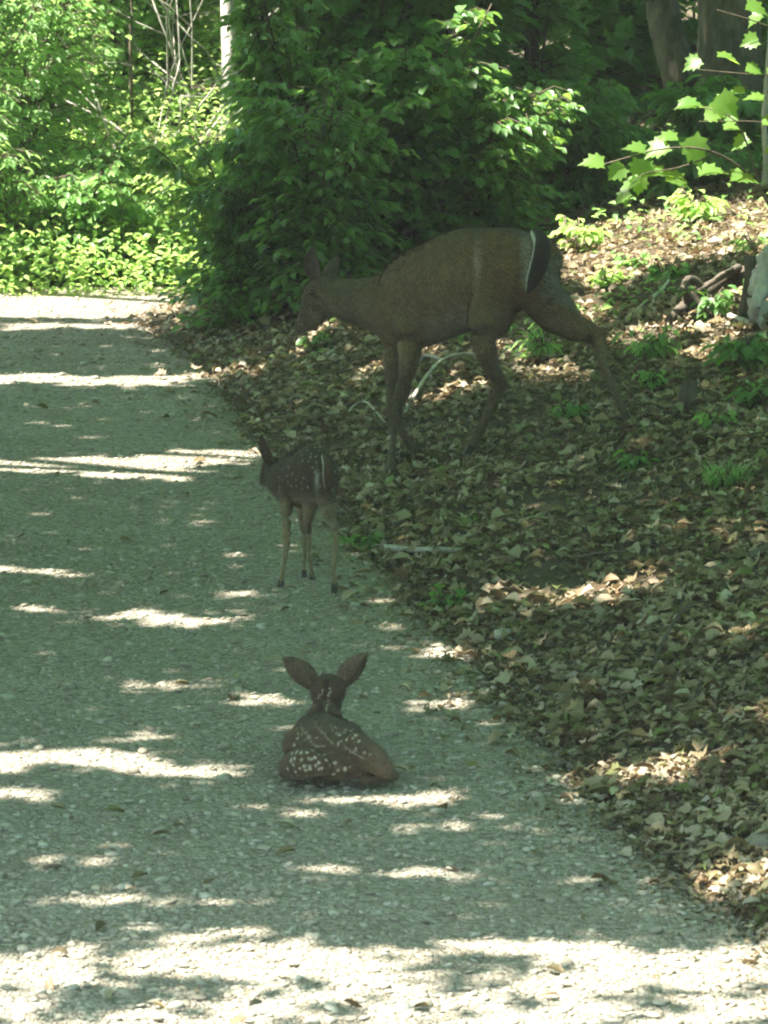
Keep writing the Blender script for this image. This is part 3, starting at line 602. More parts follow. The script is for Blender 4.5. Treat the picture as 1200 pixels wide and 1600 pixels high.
# dead bleached brush at the far left
def deadbrush(loc, h, label, seed, n=7, mat='deadwood', tilt=.6):
    r = random.Random(seed); base = np.array([loc[0], loc[1], float(terrain(*loc))-.03]); t = thing('dead_brush', base, label, 'dead branches', 'bare bleached branches in the sunny brush'); mb = MB()
    def grow(p, d, L, rad, lev):
        q = [p]; 
        for k in range(4):
            d = d + np.array([r.gauss(0, .22), r.gauss(0, .22), r.gauss(0, .15)]); d /= np.linalg.norm(d); p = p + d*L/4; q.append(p)
            if lev and k: grow(p, d + np.array([r.gauss(0, .7), r.gauss(0, .5), r.gauss(.1, .5)]), L*.55, rad*.55, lev-1)
        mb.tube(q, np.linspace(rad, rad*.5, 5), 5)
    for i in range(n):
        grow(base + [r.uniform(-.15, .15), r.uniform(-.1, .1), 0], np.array([r.gauss(0, tilt), r.gauss(0, .3), 1.0]), h, .0095, 3)
    mb.build('branches', M[mat], t, base)
deadbrush(gp(245, 27.9), 1.55, 'tangle of bare bleached twigs left of the pale trunk', 3)
deadbrush(gp(305, 28.0), 1.4, 'bare pale twigs standing against the pale trunk', 5, 5)
# ============================================================ FALLEN WOOD, ROCKS, STUMPS
def stick(label, pts, r0, r1, mat='deadwood', side=(), name='fallen_branch', lift=None):
    W = []
    for q in pts:
        g = ground(q[0], q[1]); W.append(g + [0, 0, (q[2] if len(q) > 2 else .015)])
    base = W[0]; t = thing(name, base, label, 'branch', None); p = smooth_pts(W, 4)
    MB().tube(p, np.linspace(r0, r1, len(p)), 8, rough=.1).build('wood', M[mat], t, base)
    for sp, rr in side:
        W2 = [ground(q[0], q[1]) + [0, 0, (q[2] if len(q) > 2 else .015)] for q in sp]; p = smooth_pts(W2, 4)
        MB().tube(p, np.linspace(rr, rr*.4, len(p)), 7, rough=.08).build('side_branch', M[mat], t, base)
stick('pale forked branch on the litter between the doe\'s front and hind legs', [(632, 655, .02), (660, 615, .05), (690, 588, .07), (725, 574, .06), (742, 572, .05)], .0085, .005, side=[([(692, 588, .07), (665, 577, .06), (650, 582, .03)], .009), ([(634, 652, .02), (640, 640, .05), (650, 630, .05)], .006)])
stick('thin arched twig on the litter left of the doe\'s front hooves', [(537, 665, .01), (550, 655, .05), (570, 650, .06), (590, 657, .03), (605, 668, .01)], .005, .003)
stick('thin dark twig across the road edge above the standing fawn', [(375, 684, .03), (430, 678, .07), (500, 668, .05), (570, 655, .03)], .005, .002, 'twig')
stick('weathered stick lying on the road edge right of the standing fawn', [(590, 862, .02), (640, 872, .03), (690, 872, .03), (722, 868, .02)], .012, .008, 'deadwood')
stick('dark forked twig lying on the near right bank', [(1020, 1050, .02), (1045, 1010, .05), (1075, 985, .08), (1110, 965, .05)], .007, .003, 'stump', [([(1060, 998, .06), (1068, 960, .08)], .004)])
stick('pale log end lying on the right bank at the picture edge', [(1110, 905, .02), (1160, 888, .02), (1230, 858, .03)], .020, .026, 'bark', name='fallen_log')
stick('pale broken stick in the shade left of the bleached stump', [(1140, 505, .03), (1170, 515, .03)], .014, .012)
stick('short pale stick right of the doe\'s stretched hind leg', [(980, 505, .02), (1030, 470, .04), (1045, 455, .05)], .012, .006, side=[([(1020, 478, .03), (1024, 500, .02)], .008)])
stick('dark chunk of bark on the road at the lower left', [(68, 1362, .008), (88, 1362, .014), (104, 1364, .008)], .008, .006, 'stump', name='bark_chunk')
stick('sunlit stick behind the doe\'s chest', [(672, 545, .03), (684, 530, .05), (692, 520, .03)], .013, .009)
stick('grey stick on the bank under the doe\'s throat', [(478, 585, .02), (500, 572, .03), (522, 560, .04)], .010, .006)
# rotten log pile and bleached stump at right edge
g = ground(1120, 500); base = g; t = thing('rotten_log', base, 'dark rotten log half buried in litter left of the bleached stump', 'log')
p = smooth_pts([ground(1045, 515)+[0, .05, .03], ground(1090, 500)+[0, .1, .08], ground(1150, 480)+[0, .1, .12], ground(1230, 470)+[0, .1, .12]]); MB().tube(p, np.linspace(.02, .05, len(p)), 12, rough=.16).build('wood', M['stump'], t, base)
for k in range(5):
    a = p[3+k*2]; MB().tube(smooth_pts([a, a+[random.uniform(-.1, .1), -.1, .07], a+[random.uniform(-.2, .1), -.22, -.02]]), np.linspace(.025, .008, 9), 6, rough=.15).build('root', M['stump'], t, base)
st_ = ground(1180, 505); base = st_; t = thing('bleached_stump', base, 'white weathered stump cut by the right picture edge', 'stump')
p = smooth_pts([st_+[.01, .02, -.03], at(1184, 475, st_[1]), at(1192, 435, st_[1]+.03), at(1206, 398, st_[1]+.05), at(1222, 375, st_[1]+.05)], 6); MB().tube(p, np.interp(np.linspace(0, 1, len(p)), [0, .3, .7, 1], [.028, .045, .05, .02]), 16, rough=.20).build('wood', M['bark_pale'], t, base)
MB().tube(smooth_pts([at(1190, 450, st_[1]-.04), at(1182, 480, st_[1]-.09), st_+[.03, -.10, -.02]]), np.linspace(.03, .014, 9), 8, rough=.12).build('root', M['bark_pale'], t, base)
MB().tube(smooth_pts([at(1172, 400, st_[1]+.1), at(1170, 450, st_[1]+.08), st_+[-.05, .08, -.02]]), np.linspace(.022, .028, 9), 10, rough=.15).build('dark_wood', M['stump'], t, base)
g = ground(1076, 640); t = thing('rotten_stump', g, 'small dark rotten stump on the bank right of the doe\'s rear hoof', 'stump'); MB().tube([g+[0, 0, -.03], g+[0, .01, .05], g+[.01, .02, .11]], [.045, .036, .03], 10, rough=.15).build('wood', M['stump'], t, g)
def rock(px, py, r, label, seed, sq=.6, grp=None, mat='stone'):
    g = ground(px, py); bm = bmesh.new(); bmesh.ops.create_icosphere(bm, subdivisions=3, radius=r); rr = random.Random(seed); ph = [rr.uniform(0, 6) for _ in range(4)]
    for v in bm.verts:
        c = v.co/r; k = 1+.14*math.sin(c.x*3+ph[0])+.12*math.sin(c.y*4+ph[1])+.06*math.sin(c.z*7+c.x*5+ph[2])+rr.uniform(-.015, .015); v.co *= k; v.co.z *= sq; v.co.x *= 1.2
    me = bpy.data.meshes.new('rock'); bm.to_mesh(me); bm.free(); me.materials.append(M[mat]); me.polygons.foreach_set('use_smooth', [True]*len(me.polygons))
    o = link('rock', me, None, g+[0, 0, r*sq*.35]); tag(o, label, 'rock', grp)
rock(1190, 1322, .042, 'pale rounded rock on the right bank at the picture edge', 1)
rock(348, 1220, .020, 'small sunlit rock on the road left of the lying fawn', 2, .8)
rock(312, 1238, .020, 'dark little rock in the road just below the small sunlit one', 3)
rock(60, 200, .09, 'grey rock among the bushes in the upper left', 4, .9)
rock(1128, 1396, .020, 'pale pebble at the right edge of the road near the leafy bank', 5, .7)
rock(790, 995, .03, 'greenish grey stone at the road edge above the lying fawn', 6, .8)
rock(12, 1092, .025, 'flat grey stone on the road at the left picture edge', 7, .4)

# ---- humid air over the road and bank
def haze():
    V = [(x, y, z) for x in (-30, 30) for y in (-24, 60) for z in (-1.2, 17)]
    F = [(0, 1, 3, 2), (4, 6, 7, 5), (0, 4, 5, 1), (2, 3, 7, 6), (0, 2, 6, 4), (1, 5, 7, 3)]
    m = bpy.data.materials.new('humid air'); m.use_nodes = True; nt = m.node_tree; nt.nodes.remove(nt.nodes['Principled BSDF'])
    v = nt.nodes.new('ShaderNodeVolumePrincipled'); v.inputs['Color'].default_value = (.93, .97, .93, 1); v.inputs['Density'].default_value = HAZE
    nt.links.new(v.outputs[0], nt.nodes['Material Output'].inputs['Volume'])
    o = link('haze', mesh('haze', V, F, m)); o['kind'] = 'stuff'
HAZE = .0006
haze()
# ============================================================ DEER
def remesh(mb, voxel, it=5):
    me = mesh('tmp', np.array(mb.V), mb.F); bm = bmesh.new(); bm.from_mesh(me); bmesh.ops.recalc_face_normals(bm, faces=bm.faces); bm.to_mesh(me); bm.free()
    o = bpy.data.objects.new('tmp', me); C.objects.link(o)
    r = o.modifiers.new('r', 'REMESH'); r.mode = 'VOXEL'; r.voxel_size = voxel; s = o.modifiers.new('s', 'SMOOTH'); s.factor = .5; s.iterations = it
    dg = bpy.context.evaluated_depsgraph_get(); me2 = bpy.data.meshes.new_from_object(o.evaluated_get(dg)); bpy.data.objects.remove(o); return me2
def put_fur(me, colfun):
    n = len(me.vertices); co = np.empty(n*3, np.float32); me.vertices.foreach_get('co', co); co = co.reshape(-1, 3)
    no = np.empty(n*3, np.float32); me.vertices.foreach_get('normal', no); no = no.reshape(-1, 3)
    c = colfun(co, no); a = me.color_attributes.new('fur', 'FLOAT_COLOR', 'POINT'); a.data.foreach_set('color', np.c_[c, np.ones(n)].astype(np.float32).ravel())
def finish(me, name, parent, base, smooth=True):
    n = len(me.vertices); co = np.empty(n*3, np.float32); me.vertices.foreach_get('co', co); co = co.reshape(-1, 3)-np.array(base, np.float32)
    me.vertices.foreach_set('co', co.ravel()); me.polygons.foreach_set('use_smooth', [True]*len(me.polygons)); me.materials.append(M['fur']); me.name = name; me.update(); return link(name, me, parent)
def sm(x, a, b): t = np.clip((x-a)/(b-a), 0, 1); return t*t*(3-2*t)
def lerp(c, d, t): return c*(1-t[:, None]) + np.array(d)[None]*t[:, None]
def chain(mb, rows, voxel=None, k=4, n=14, up=(0, 0, 1)):
    """rows: (px, py, Y, rw, rh)"""
    A = np.array([[*at(r[0], r[1], r[2]), r[3], r[4] if len(r) > 4 else r[3]] for r in rows]); A = smooth_pts(A, k)
    def end(a, b):
        d = a[:3]-b[:3]; d = d/np.linalg.norm(d); r = min(a[3], a[4]); return [np.r_[a[:3]+d*r*t, a[3:]*math.sqrt(1-t*t)] for t in (.35, .65, .87, .985)]
    A = np.array(end(A[0], A[1])[::-1] + list(A) + end(A[-1], A[-2]))
    mb.tube(A[:, :3], [(max(a[3], .002), max(a[4], .002)) for a in A], n, up=up)
def ear(name, parent, base, root, tip, facing, wid, col_in, col_out):
    root, tip, f = np.array(root, float), np.array(tip, float), np.array(facing, float); ax = tip-root; L = np.linalg.norm(ax); ax /= L
    f = f - ax*np.dot(f, ax); f /= np.linalg.norm(f); sd = np.cross(ax, f); V = []; F = []; cols = []; nu, nv = 12, 9
    for side in (0, 1):
        for i in range(nu):
            u = i/(nu-1); w_ = wid*(math.sin(math.pi*min(u*.86+.12, 1))**.8)*(1-.25*u) if u < .999 else .002
            for j in range(nv):
                v = (j/(nv-1)-.5)*2; p = root + ax*L*u + sd*w_*v + f*(w_*.75*(abs(v)**2.2) + .10*L*u*u) - f*(.004 if side else 0)*(1-abs(v)*.7)
                V.append(p-base); cols.append(col_out if side else col_in)
    for side in (0, 1):
        o = side*nu*nv
        for i in range(nu-1):
            for j in range(nv-1):
                q = (o+i*nv+j, o+i*nv+j+1, o+(i+1)*nv+j+1, o+(i+1)*nv+j); F.append(q if side else q[::-1])
    m = nu*nv
    for i in range(nu-1):
        for j in (0, nv-1): F.append((i*nv+j, (i+1)*nv+j, m+(i+1)*nv+j, m+i*nv+j))
    me = mesh(name, V, F, M['fur'], True); a = me.color_attributes.new('fur', 'FLOAT_COLOR', 'POINT'); a.data.foreach_set('color', np.c_[np.array(cols), np.ones(len(cols))].astype(np.float32).ravel())
    return link(name, me, parent)
def hoof(parent, base, rows, r):
    """cloven hoof: two toes along the pixel path rows"""
    mb = MB(); A = [at(*q) for q in rows]
    for s_ in (-1, 1):
        off = np.array([s_*r*.5, 0, 0]); mb.tube([a+off for a in A], [(r*.62, r*.8), (r*.6, r*.75), (r*.3, r*.4)][:len(A)], 8)
    mb.build('hoof', M['hoof'], parent, base)
def strands(parent, base, body, n, L, wd, flow, seed=1, lift=.3):
    """short hairs lying along the coat"""
    me = body.data; k = len(me.vertices); co = np.empty(k*3, np.float32); me.vertices.foreach_get('co', co); co = co.reshape(-1, 3); no = np.empty(k*3, np.float32); me.vertices.foreach_get('normal', no); no = no.reshape(-1, 3)
    cl = np.empty(k*4, np.float32); me.color_attributes['fur'].data.foreach_get('color', cl); cl = cl.reshape(-1, 4)
    r = np.random.RandomState(seed); i = r.randint(0, k, n); P = co[i]+r.normal(0, .003, (n, 3)); N = no[i]; f = flow(P+np.array(base)); f = f - N*np.sum(f*N, 1)[:, None]; f /= np.linalg.norm(f, axis=1)[:, None]+1e-6
    d = f + N*lift + r.normal(0, .16, (n, 3)); d /= np.linalg.norm(d, axis=1)[:, None]; sd = np.cross(d, N); sd /= np.linalg.norm(sd, axis=1)[:, None]+1e-6
    LL = L*r.uniform(.5, 1.2, n)[:, None]*np.where(P[:, 2:3] < P[:, 2].min()+.52*(P[:, 2].max()-P[:, 2].min()), .4, 1); V = np.stack([P-sd*wd-N*.001, P+sd*wd-N*.001, P+d*LL], 1).reshape(-1, 3); F = np.arange(3*n).reshape(-1, 3)
    m = mesh('coat', V, F, M['fur']); c = np.repeat(cl[i]*np.r_[r.uniform(.35, 1.75, n)].reshape(-1, 1), 3, 0); c[:, 3] = 1
    a = m.color_attributes.new('fur', 'FLOAT_COLOR', 'POINT'); a.data.foreach_set('color', c.astype(np.float32).ravel()); o = link('coat', m, parent); o['kind'] = 'stuff'
BROWN = np.array([.195, .138, .080]); PALE = (.34, .31, .27); 
# ---- doe: faces left and away
base = at(790, 700, 18.5); base[2] = float(terrain(base[0], base[1])); doe = thing('doe', base, 'adult doe walking up the leafy bank with one hind leg stretched back', 'deer', None)
at_plain = at
def at(px, py, Y): return at_plain(px, py, Y-.45)   # the doe stands this much nearer, where the bank meets her hooves
mb = MB()
chain(mb, [(866, 405, 18.72, .03, .05), (850, 405, 18.74, .09, .10), (820, 418, 18.80, .135, .15), (780, 424, 18.88, .155, .172), (735, 433, 18.98, .15, .195), (690, 451, 19.10, .15, .195), (655, 467, 19.20, .14, .192), (626, 478, 19.28, .12, .172), (600, 477, 19.34, .092, .13),
           (575, 472, 19.40, .072, .102), (550, 469, 19.45, .060, .088), (528, 464, 19.50, .054, .080), (508, 455, 19.54, .052, .072)], n=20)
chain(mb, [(507, 446, 19.55, .050, .052), (496, 456, 19.55, .052, .055), (488, 472, 19.545, .042, .048), (480, 492, 19.54, .028, .036), (474, 506, 19.535, .024, .028), (471, 515, 19.53, .018, .020)], n=14, up=(1, 0, .3))   # head
chain(mb, [(520, 480, 19.50, .03, .03), (500, 492, 19.53, .022, .026), (484, 512, 19.53, .014, .016)], n=10)  # jaw
# near front leg, lifted
chain(mb, [(640, 450, 19.24, .06, .09), (640, 480, 19.17, .07, .10), (639, 525, 19.12, .058, .085), (640, 560, 19.1, .042, .060), (632, 600, 19.08, .028, .038), (621, 636, 19.06, .024, .028), (624, 660, 19.06, .016, .019), (633, 682, 19.07, .014, .017), (644, 698, 19.08, .018, .019), (652, 705, 19.08, .016, .016)], n=12)
# far front leg, carrying
chain(mb, [(612, 490, 19.36, .06, .08), (613, 540, 19.36, .045, .065), (613, 590, 19.30, .029, .038), (613, 640, 19.2, .024, .028), (616, 665, 19.15, .015, .018), (613, 705, 19.0, .014, .016), (609, 728, 18.85, .018, .019), (606, 740, 18.78, .015, .016)], n=12)
# left hind leg, under the body
chain(mb, [(784, 410, 18.92, .06, .09), (778, 445, 18.86, .085, .13), (768, 482, 18.80, .08, .12), (755, 515, 18.74, .055, .085), (760, 550, 18.74, .038, .055), (772, 580, 18.78, .026, .036), (780, 600, 18.80, .022, .032), (772, 622, 18.80, .019, .026), (758, 655, 18.82, .016, .020), (745, 684, 18.84, .019, .021), (738, 698, 18.84, .015, .016)], n=12)
# right hind leg, stretched back
chain(mb, [(845, 430, 18.78, .07, .13), (850, 465, 18.80, .07, .095), (872, 492, 18.82, .052, .078), (900, 512, 18.84, .036, .052), (926, 522, 18.86, .026, .036), (936, 540, 18.84, .023, .032), (943, 570, 18.75, .015, .021), (957, 605, 18.67, .014, .017), (970, 634, 18.60, .018, .019), (976, 648, 18.58, .014, .015)], n=12)
mb.ball(at(938, 519, 18.85), (.020, .02, .022)); mb.ball(at(787, 601, 18.80), (.018, .018, .024))
me = remesh(mb, .0075, 11)
def doefur(co, no):
    px, py = proj(co); c = np.repeat(BROWN[None], len(co), 0)
    c = lerp(c, (.155, .092, .045), sm(px, 690, 760)*sm(py, 340, 400)*.6); c = lerp(c, (.19, .15, .09), sm(py, 450, 520)*.5)
    c = lerp(c, (.135, .118, .088), sm(-px, -600, -540)*.7)                      # greyer neck
    belly = sm(-no[:, 2], .25, .9)*sm(px, 640, 680)*sm(-px, -770, -735)*sm(-py, -560, -535); c = lerp(c, PALE, belly*.8)
    c = lerp(c, (.26, .26, .24), sm(-no[:, 1]*.2+no[:, 0], .75, .98)*sm(px, 815, 850)*(py < 500)*.8); c = lerp(c, (.20, .20, .165), sm(px, 836, 848)*sm(py, 385, 410)*sm(-py, -485, -455)*(no[:, 1] < .3)*.8)   # pale buttock
    c = lerp(c, (.30, .28, .25), sm(px, 806, 822)*sm(-px, -836, -824)*sm(-py, -455, -430)*(no[:, 1] < .3)*.9)
    c = lerp(c, (.085, .066, .042), sm(py, 535, 600)*.9); c = lerp(c, (.03, .022, .016), np.exp(-((px-919)**2+(py-525)**2)/60)*(no[:, 1] < 0))
    c = lerp(c, (.42, .34, .29), np.exp(-(((px-745)/5)**2+((py-408)/32)**2))*.75)      # pale sun patch painted into the flank fur
    c = lerp(c, (.15, .11, .09), sm(-px, -492, -478)*(py < 530)*.6)
    c = lerp(c, (.05, .04, .032), sm(no[:, 2], .8, .98)*(py < 440)*.5); return c
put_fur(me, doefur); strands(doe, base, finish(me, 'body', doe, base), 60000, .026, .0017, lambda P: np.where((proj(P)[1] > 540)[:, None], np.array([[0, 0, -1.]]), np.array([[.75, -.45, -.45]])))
ear('ear', doe, base, at(497, 438, 19.53), at(491, 383, 19.50), (-.5, -.75, 0), .042, (.10, .08, .07), (.07, .055, .04))
ear('ear', doe, base, at(512, 440, 19.60), at(528, 398, 19.66), (.1, .9, .1), .038, (.10, .08, .07), (.07, .055, .04))
mb = MB(); A = smooth_pts([[*at(836, 362, 18.70), .022, .02], [*at(847, 382, 18.60), .034, .022], [*at(843, 412, 18.57), .036, .02], [*at(833, 438, 18.56), .028, .016], [*at(824, 458, 18.56), .010, .008]], 4)
mb.tube(A[:, :3], [(a[3], a[4]) for a in A], 12, up=(0, -1, 0)); me = remesh(mb, .005, 3)
put_fur(me, lambda co, no: lerp(np.repeat(np.array([[.022, .018, .014]]), len(co), 0), (.50, .50, .48), sm(-no[:, 0], .62, .85))); finish(me, 'tail', doe, base)
MB().ball(at(487, 457, 19.49), .011).build('eye', M['eye'], doe, base); MB().ball(at(470, 516, 19.53), (.015, .013, .012)).build('nose', M['nose'], doe, base)
hoof(doe, base, [(652, 704, 19.08), (660, 713, 19.08), (667, 720, 19.08)], .016); hoof(doe, base, [(606, 738, 18.76), (602, 749, 18.72), (598, 755, 18.68)], .017)
hoof(doe, base, [(738, 696, 18.84), (732, 707, 18.82), (727, 714, 18.8)], .017); hoof(doe, base, [(976, 646, 18.58), (981, 656, 18.56), (984, 663, 18.54)], .016)
at = at_plain
# ---- spots for the fawns
def spot_mask(co, no, pts, r, facing=True):
    """pts in picture coordinates; a spot sits on the nearest surface point that faces the viewer"""
    px, py = proj(co); m = np.zeros(len(co)); ok = (no[:, 1] < .1) if facing else np.ones(len(co), bool)
    for q in pts:
        d = (px-q[0])**2+(py-q[1])**2 + (~ok)*1e6; k = np.argmin(d + co[:, 1]*0)
        near = np.where((d < 36), co[:, 1], 1e9); k = np.argmin(near) if near.min() < 1e8 else k
        dd = np.linalg.norm(co-co[k], axis=1); rr = (q[2] if len(q) > 2 else r); m = np.maximum(m, 1-sm(dd, rr*.6, rr*1.15))
    return m
def far_spots(co, no, seed, cond, n, r):
    rs = np.random.RandomState(seed); ids = np.where(cond)[0]; m = np.zeros(len(co)); got = []
    for _ in range(n*6):
        if len(got) >= n or not len(ids): break
        p = co[ids[rs.randint(len(ids))]]
        if all(np.linalg.norm(p-g) > r*3.6 for g in got):
            got.append(p); m = np.maximum(m, 1-sm(np.linalg.norm(co-p, axis=1), r*.6, r*1.15))
    return m
def line(pts, step=5):
    out = []
    for a, b in zip(pts[:-1], pts[1:]):
        n = max(1, int(math.hypot(b[0]-a[0], b[1]-a[1])/step)); out += [(a[0]+(b[0]-a[0])*k/n, a[1]+(b[1]-a[1])*k/n) for k in range(n)]
    return out + [pts[-1]]
# ---- standing fawn
fy = 16.35; base = at(480, 920, fy); base[2] = 0; fawn = thing('fawn', base, 'spotted fawn standing on the gravel with its back turned', 'deer', None)
mb = MB()
chain(mb, [(516, 752, 16.22, .03, .05), (505, 750, 16.25, .062, .088), (489, 744, 16.32, .072, .105), (470, 749, 16.40, .070, .092), (452, 752, 16.48, .064, .086), (438, 750, 16.55, .05, .066), (430, 748, 16.60, .036, .05), (427, 735, 16.68, .03, .036)], n=16)
chain(mb, [(430, 735, 16.66, .036, .038), (426, 730, 16.68, .038, .040), (419, 738, 16.71, .028, .032), (412, 752, 16.74, .015, .019)], n=12)
chain(mb, [(508, 758, 16.20, .042, .06), (510, 785, 16.16, .03, .042), (518, 812, 16.17, .016, .022), (524, 828, 16.2, .013, .017), (524, 860, 16.15, .0105, .013), (521, 895, 16.10, .0085, .0095), (522, 912, 16.09, .011, .011)], n=10)
chain(mb, [(490, 762, 16.32, .04, .055), (484, 790, 16.32, .026, .036), (481, 818, 16.36, .015, .020), (483, 832, 16.4, .012, .016), (483, 860, 16.37, .009, .011), (486, 885, 16.36, .008, .009), (487, 897, 16.36, .010, .010)], n=10)
chain(mb, [(450, 765, 16.42, .036, .045), (448, 795, 16.36, .022, .028), (447, 830, 16.34, .016, .018), (448, 850, 16.33, .014, .015), (444, 880, 16.25, .0085, .0095), (440, 900, 16.22, .009, .010), (439, 910, 16.21, .011, .011)], n=10)
chain(mb, [(468, 765, 16.55, .034, .042), (472, 800, 16.52, .02, .025), (476, 840, 16.5, .013, .015), (476, 870, 16.43, .008, .009), (475, 892, 16.41, .009, .009)], n=10)
me = remesh(mb, .0045, 7)
def fawnfur(co, no):
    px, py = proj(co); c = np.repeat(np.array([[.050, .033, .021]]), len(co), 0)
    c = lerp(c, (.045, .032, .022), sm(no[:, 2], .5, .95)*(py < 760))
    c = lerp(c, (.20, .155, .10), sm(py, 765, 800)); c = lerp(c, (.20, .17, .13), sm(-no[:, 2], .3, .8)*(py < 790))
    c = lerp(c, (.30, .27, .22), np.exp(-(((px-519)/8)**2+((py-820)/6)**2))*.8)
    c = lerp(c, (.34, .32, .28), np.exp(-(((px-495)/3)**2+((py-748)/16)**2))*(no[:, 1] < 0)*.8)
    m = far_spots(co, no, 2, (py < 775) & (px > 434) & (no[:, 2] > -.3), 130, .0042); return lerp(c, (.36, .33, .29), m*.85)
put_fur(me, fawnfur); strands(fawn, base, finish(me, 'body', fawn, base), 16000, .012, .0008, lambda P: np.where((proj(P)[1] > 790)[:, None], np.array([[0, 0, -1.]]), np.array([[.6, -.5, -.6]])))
ear('ear', fawn, base, at(428, 730, 16.66), at(412, 674, 16.58), (-.5, -.8, 0), .027, (.12, .09, .07), (.09, .06, .04))
ear('ear', fawn, base, at(440, 728, 16.70), at(478, 688, 16.75), (.3, -.9, 0), .021, (.12, .09, .07), (.09, .06, .04))
mb = MB(); A = smooth_pts([[*at(506, 712, 16.17), .010, .010], [*at(511, 728, 16.12), .016, .011], [*at(511, 748, 16.10), .015, .010], [*at(509, 765, 16.11), .005, .004]], 3)
mb.tube(A[:, :3], [(a[3], a[4]) for a in A], 10, up=(0, -1, 0)); me = remesh(mb, .003, 2); put_fur(me, lambda co, no: lerp(np.repeat(np.array([[.06, .036, .022]]), len(co), 0), (.4, .38, .35), sm(-no[:, 0], .5, .9))); finish(me, 'tail', fawn, base)
hoof(fawn, base, [(522, 912, 16.09), (522, 921, 16.08), (521, 929, 16.07)], .010); hoof(fawn, base, [(487, 896, 16.36), (488, 904, 16.355), (488, 909, 16.35)], .009)
hoof(fawn, base, [(439, 908, 16.21), (438, 915, 16.20), (436, 921, 16.19)], .010); hoof(fawn, base, [(475, 891, 16.41), (475, 900, 16.40), (474, 906, 16.395)], .009)
MB().ball(at(414, 737, 16.79), .007).build('eye', M['eye'], fawn, base)
# ---- lying fawn
ly = 13.1; base = at(525, 1215, ly); base[2] = 0; fl = thing('lying_fawn', base, 'spotted fawn lying on the gravel with both ears raised', 'deer', None)
mb = MB()
chain(mb, [(580, 1200, 12.92, .03, .032), (562, 1196, 12.93, .055, .050), (540, 1184, 12.98, .085, .068), (520, 1170, 13.07, .105, .080), (506, 1160, 13.18, .095, .080), (500, 1148, 13.28, .075, .068), (503, 1132, 13.33, .052, .048), (508, 1115, 13.36, .043, .042), (511, 1100, 13.38, .041, .040), (512, 1086, 13.39, .043, .038)], n=18)
chain(mb, [(512, 1082, 13.38, .051, .046), (513, 1077, 13.42, .051, .046), (513, 1082, 13.46, .038, .036), (513, 1092, 13.52, .022, .022), (513, 1100, 13.56, .014, .014)], n=14)
chain(mb, [(500, 1196, 12.86, .03, .03), (478, 1193, 12.87, .042, .046), (458, 1196, 12.93, .036, .040), (447, 1203, 13.02, .022, .026)], n=12); mb.ball(at(468, 1165, 13.12), (.05, .09, .05)); mb.ball(at(507, 1122, 13.32), (.052, .05, .048)); mb.ball(at(528, 1197, 12.92), (.07, .06, .042)); mb.ball(at(480, 1155, 13.12), (.045, .09, .045)); mb.ball(at(545, 1155, 13.12), (.045, .09, .048))
chain(mb, [(556, 1168, 12.92, .038, .045), (580, 1183, 12.88, .036, .042), (600, 1200, 12.88, .026, .030), (612, 1212, 12.95, .018, .018)], n=12)
chain(mb, [(616, 1212, 12.96, .014, .016), (600, 1216, 12.92, .013, .014), (575, 1219, 12.87, .011, .011), (560, 1219, 12.86, .010, .010)], n=10)
chain(mb, [(545, 1190, 12.93, .03, .035), (556, 1208, 12.90, .02, .022), (570, 1218, 12.88, .010, .010)], n=10)
chain(mb, [(470, 1200, 13.2, .02, .02), (450, 1205, 13.25, .014, .015), (452, 1205, 13.1, .011, .012)], n=10)
me = remesh(mb, .0040, 10)
z2p = lambda L: [(400+x/4.615, 1000+y/4.615) for x, y in L]
SP = z2p([(440, 1000), (545, 990), (530, 850), (490, 800), (455, 900), (460, 960), (395, 890), (395, 950), (700, 765), (690, 630), (655, 620), (635, 700), (595, 660), (685, 685), (270, 790), (255, 740), (280, 690), (205, 945), (290, 930), (310, 790), (370, 830), (405, 835), (440, 830), (570, 650), (730, 710), (765, 790), (240, 900), (330, 890), (340, 960), (560, 910), (600, 960), (500, 930), (250, 850), (640, 640), (720, 660), (590, 715), (460, 860), (575, 860), (300, 860), (380, 790), (360, 680), (240, 800), (225, 870), (260, 960), (660, 910), (420, 770)])
LN = line(z2p([(405, 550), (440, 610), (480, 655), (520, 700), (550, 715)]), 3) + line(z2p([(310, 580), (345, 660), (380, 720), (405, 750), (470, 745)]), 3) + line(z2p([(530, 585), (590, 612)]), 3) + line(z2p([(615, 760), (660, 800), (700, 830), (750, 850)]), 3) + line(z2p([(540, 330), (532, 430), (505, 550)]), 3) + line(z2p([(465, 340), (440, 400), (410, 455)]), 3)
DK = line(z2p([(495, 270), (480, 350), (460, 450), (440, 540)]), 3)
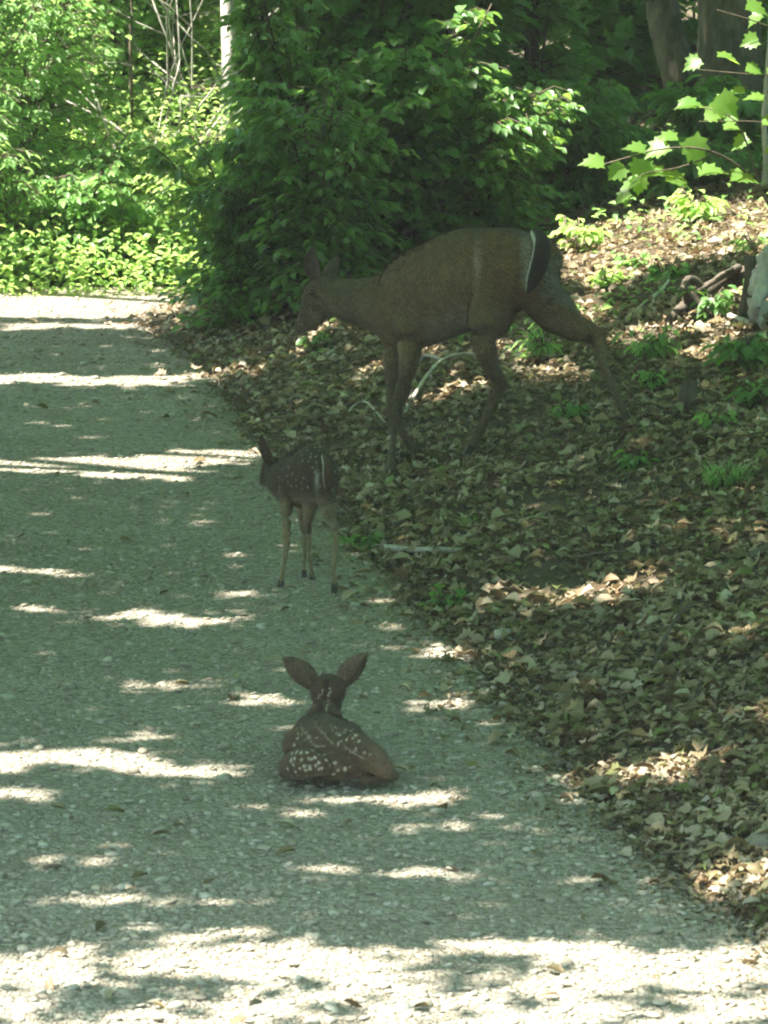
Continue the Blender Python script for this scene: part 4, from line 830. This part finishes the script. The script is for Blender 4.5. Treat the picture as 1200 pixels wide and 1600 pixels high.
def lyfur(co, no):
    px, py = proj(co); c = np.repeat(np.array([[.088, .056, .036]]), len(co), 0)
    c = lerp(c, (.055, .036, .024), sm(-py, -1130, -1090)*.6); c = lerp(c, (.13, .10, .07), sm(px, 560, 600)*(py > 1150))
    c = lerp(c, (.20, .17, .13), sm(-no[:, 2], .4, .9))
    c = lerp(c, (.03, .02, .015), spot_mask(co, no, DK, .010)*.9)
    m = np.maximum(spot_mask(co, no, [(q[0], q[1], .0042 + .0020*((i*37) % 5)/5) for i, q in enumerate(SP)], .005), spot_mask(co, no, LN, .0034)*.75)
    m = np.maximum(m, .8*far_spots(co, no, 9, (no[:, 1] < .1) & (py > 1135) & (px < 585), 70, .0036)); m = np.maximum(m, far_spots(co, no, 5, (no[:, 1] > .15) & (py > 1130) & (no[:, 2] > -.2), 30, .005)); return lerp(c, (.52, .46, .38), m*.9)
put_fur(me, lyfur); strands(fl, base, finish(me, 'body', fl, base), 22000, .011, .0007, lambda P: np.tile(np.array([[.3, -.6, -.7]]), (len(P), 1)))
ear('ear', fl, base, at(494, 1078, 13.40), at(442, 1031, 13.36), (.25, .95, 0), .039, (.13, .10, .08), (.11, .078, .055))
ear('ear', fl, base, at(531, 1076, 13.40), at(573, 1024, 13.36), (-.25, .95, 0), .037, (.13, .10, .08), (.11, .078, .055))
for dx in (-1, 1): MB().ball(at(513+dx*20, 1080, 13.44), .009).build('eye', M['eye'], fl, base)
MB().ball(at(513, 1100, 13.575), .010).build('nose', M['nose'], fl, base)
mb = MB(); mb.tube(smooth_pts([at(586, 1196, 12.90), at(592, 1208, 12.87), at(590, 1216, 12.86)], 3), [(.016, .01), (.016, .01), (.014, .01), (.013, .01), (.01, .008), (.008, .006), (.004, .004)], 10); me = remesh(mb, .003, 2); put_fur(me, lambda co, no: np.repeat(np.array([[.10, .06, .036]]), len(co), 0)); finish(me, 'tail', fl, base)
hoof(fl, base, [(562, 1219, 12.86), (555, 1220, 12.85), (549, 1221, 12.85)], .009)
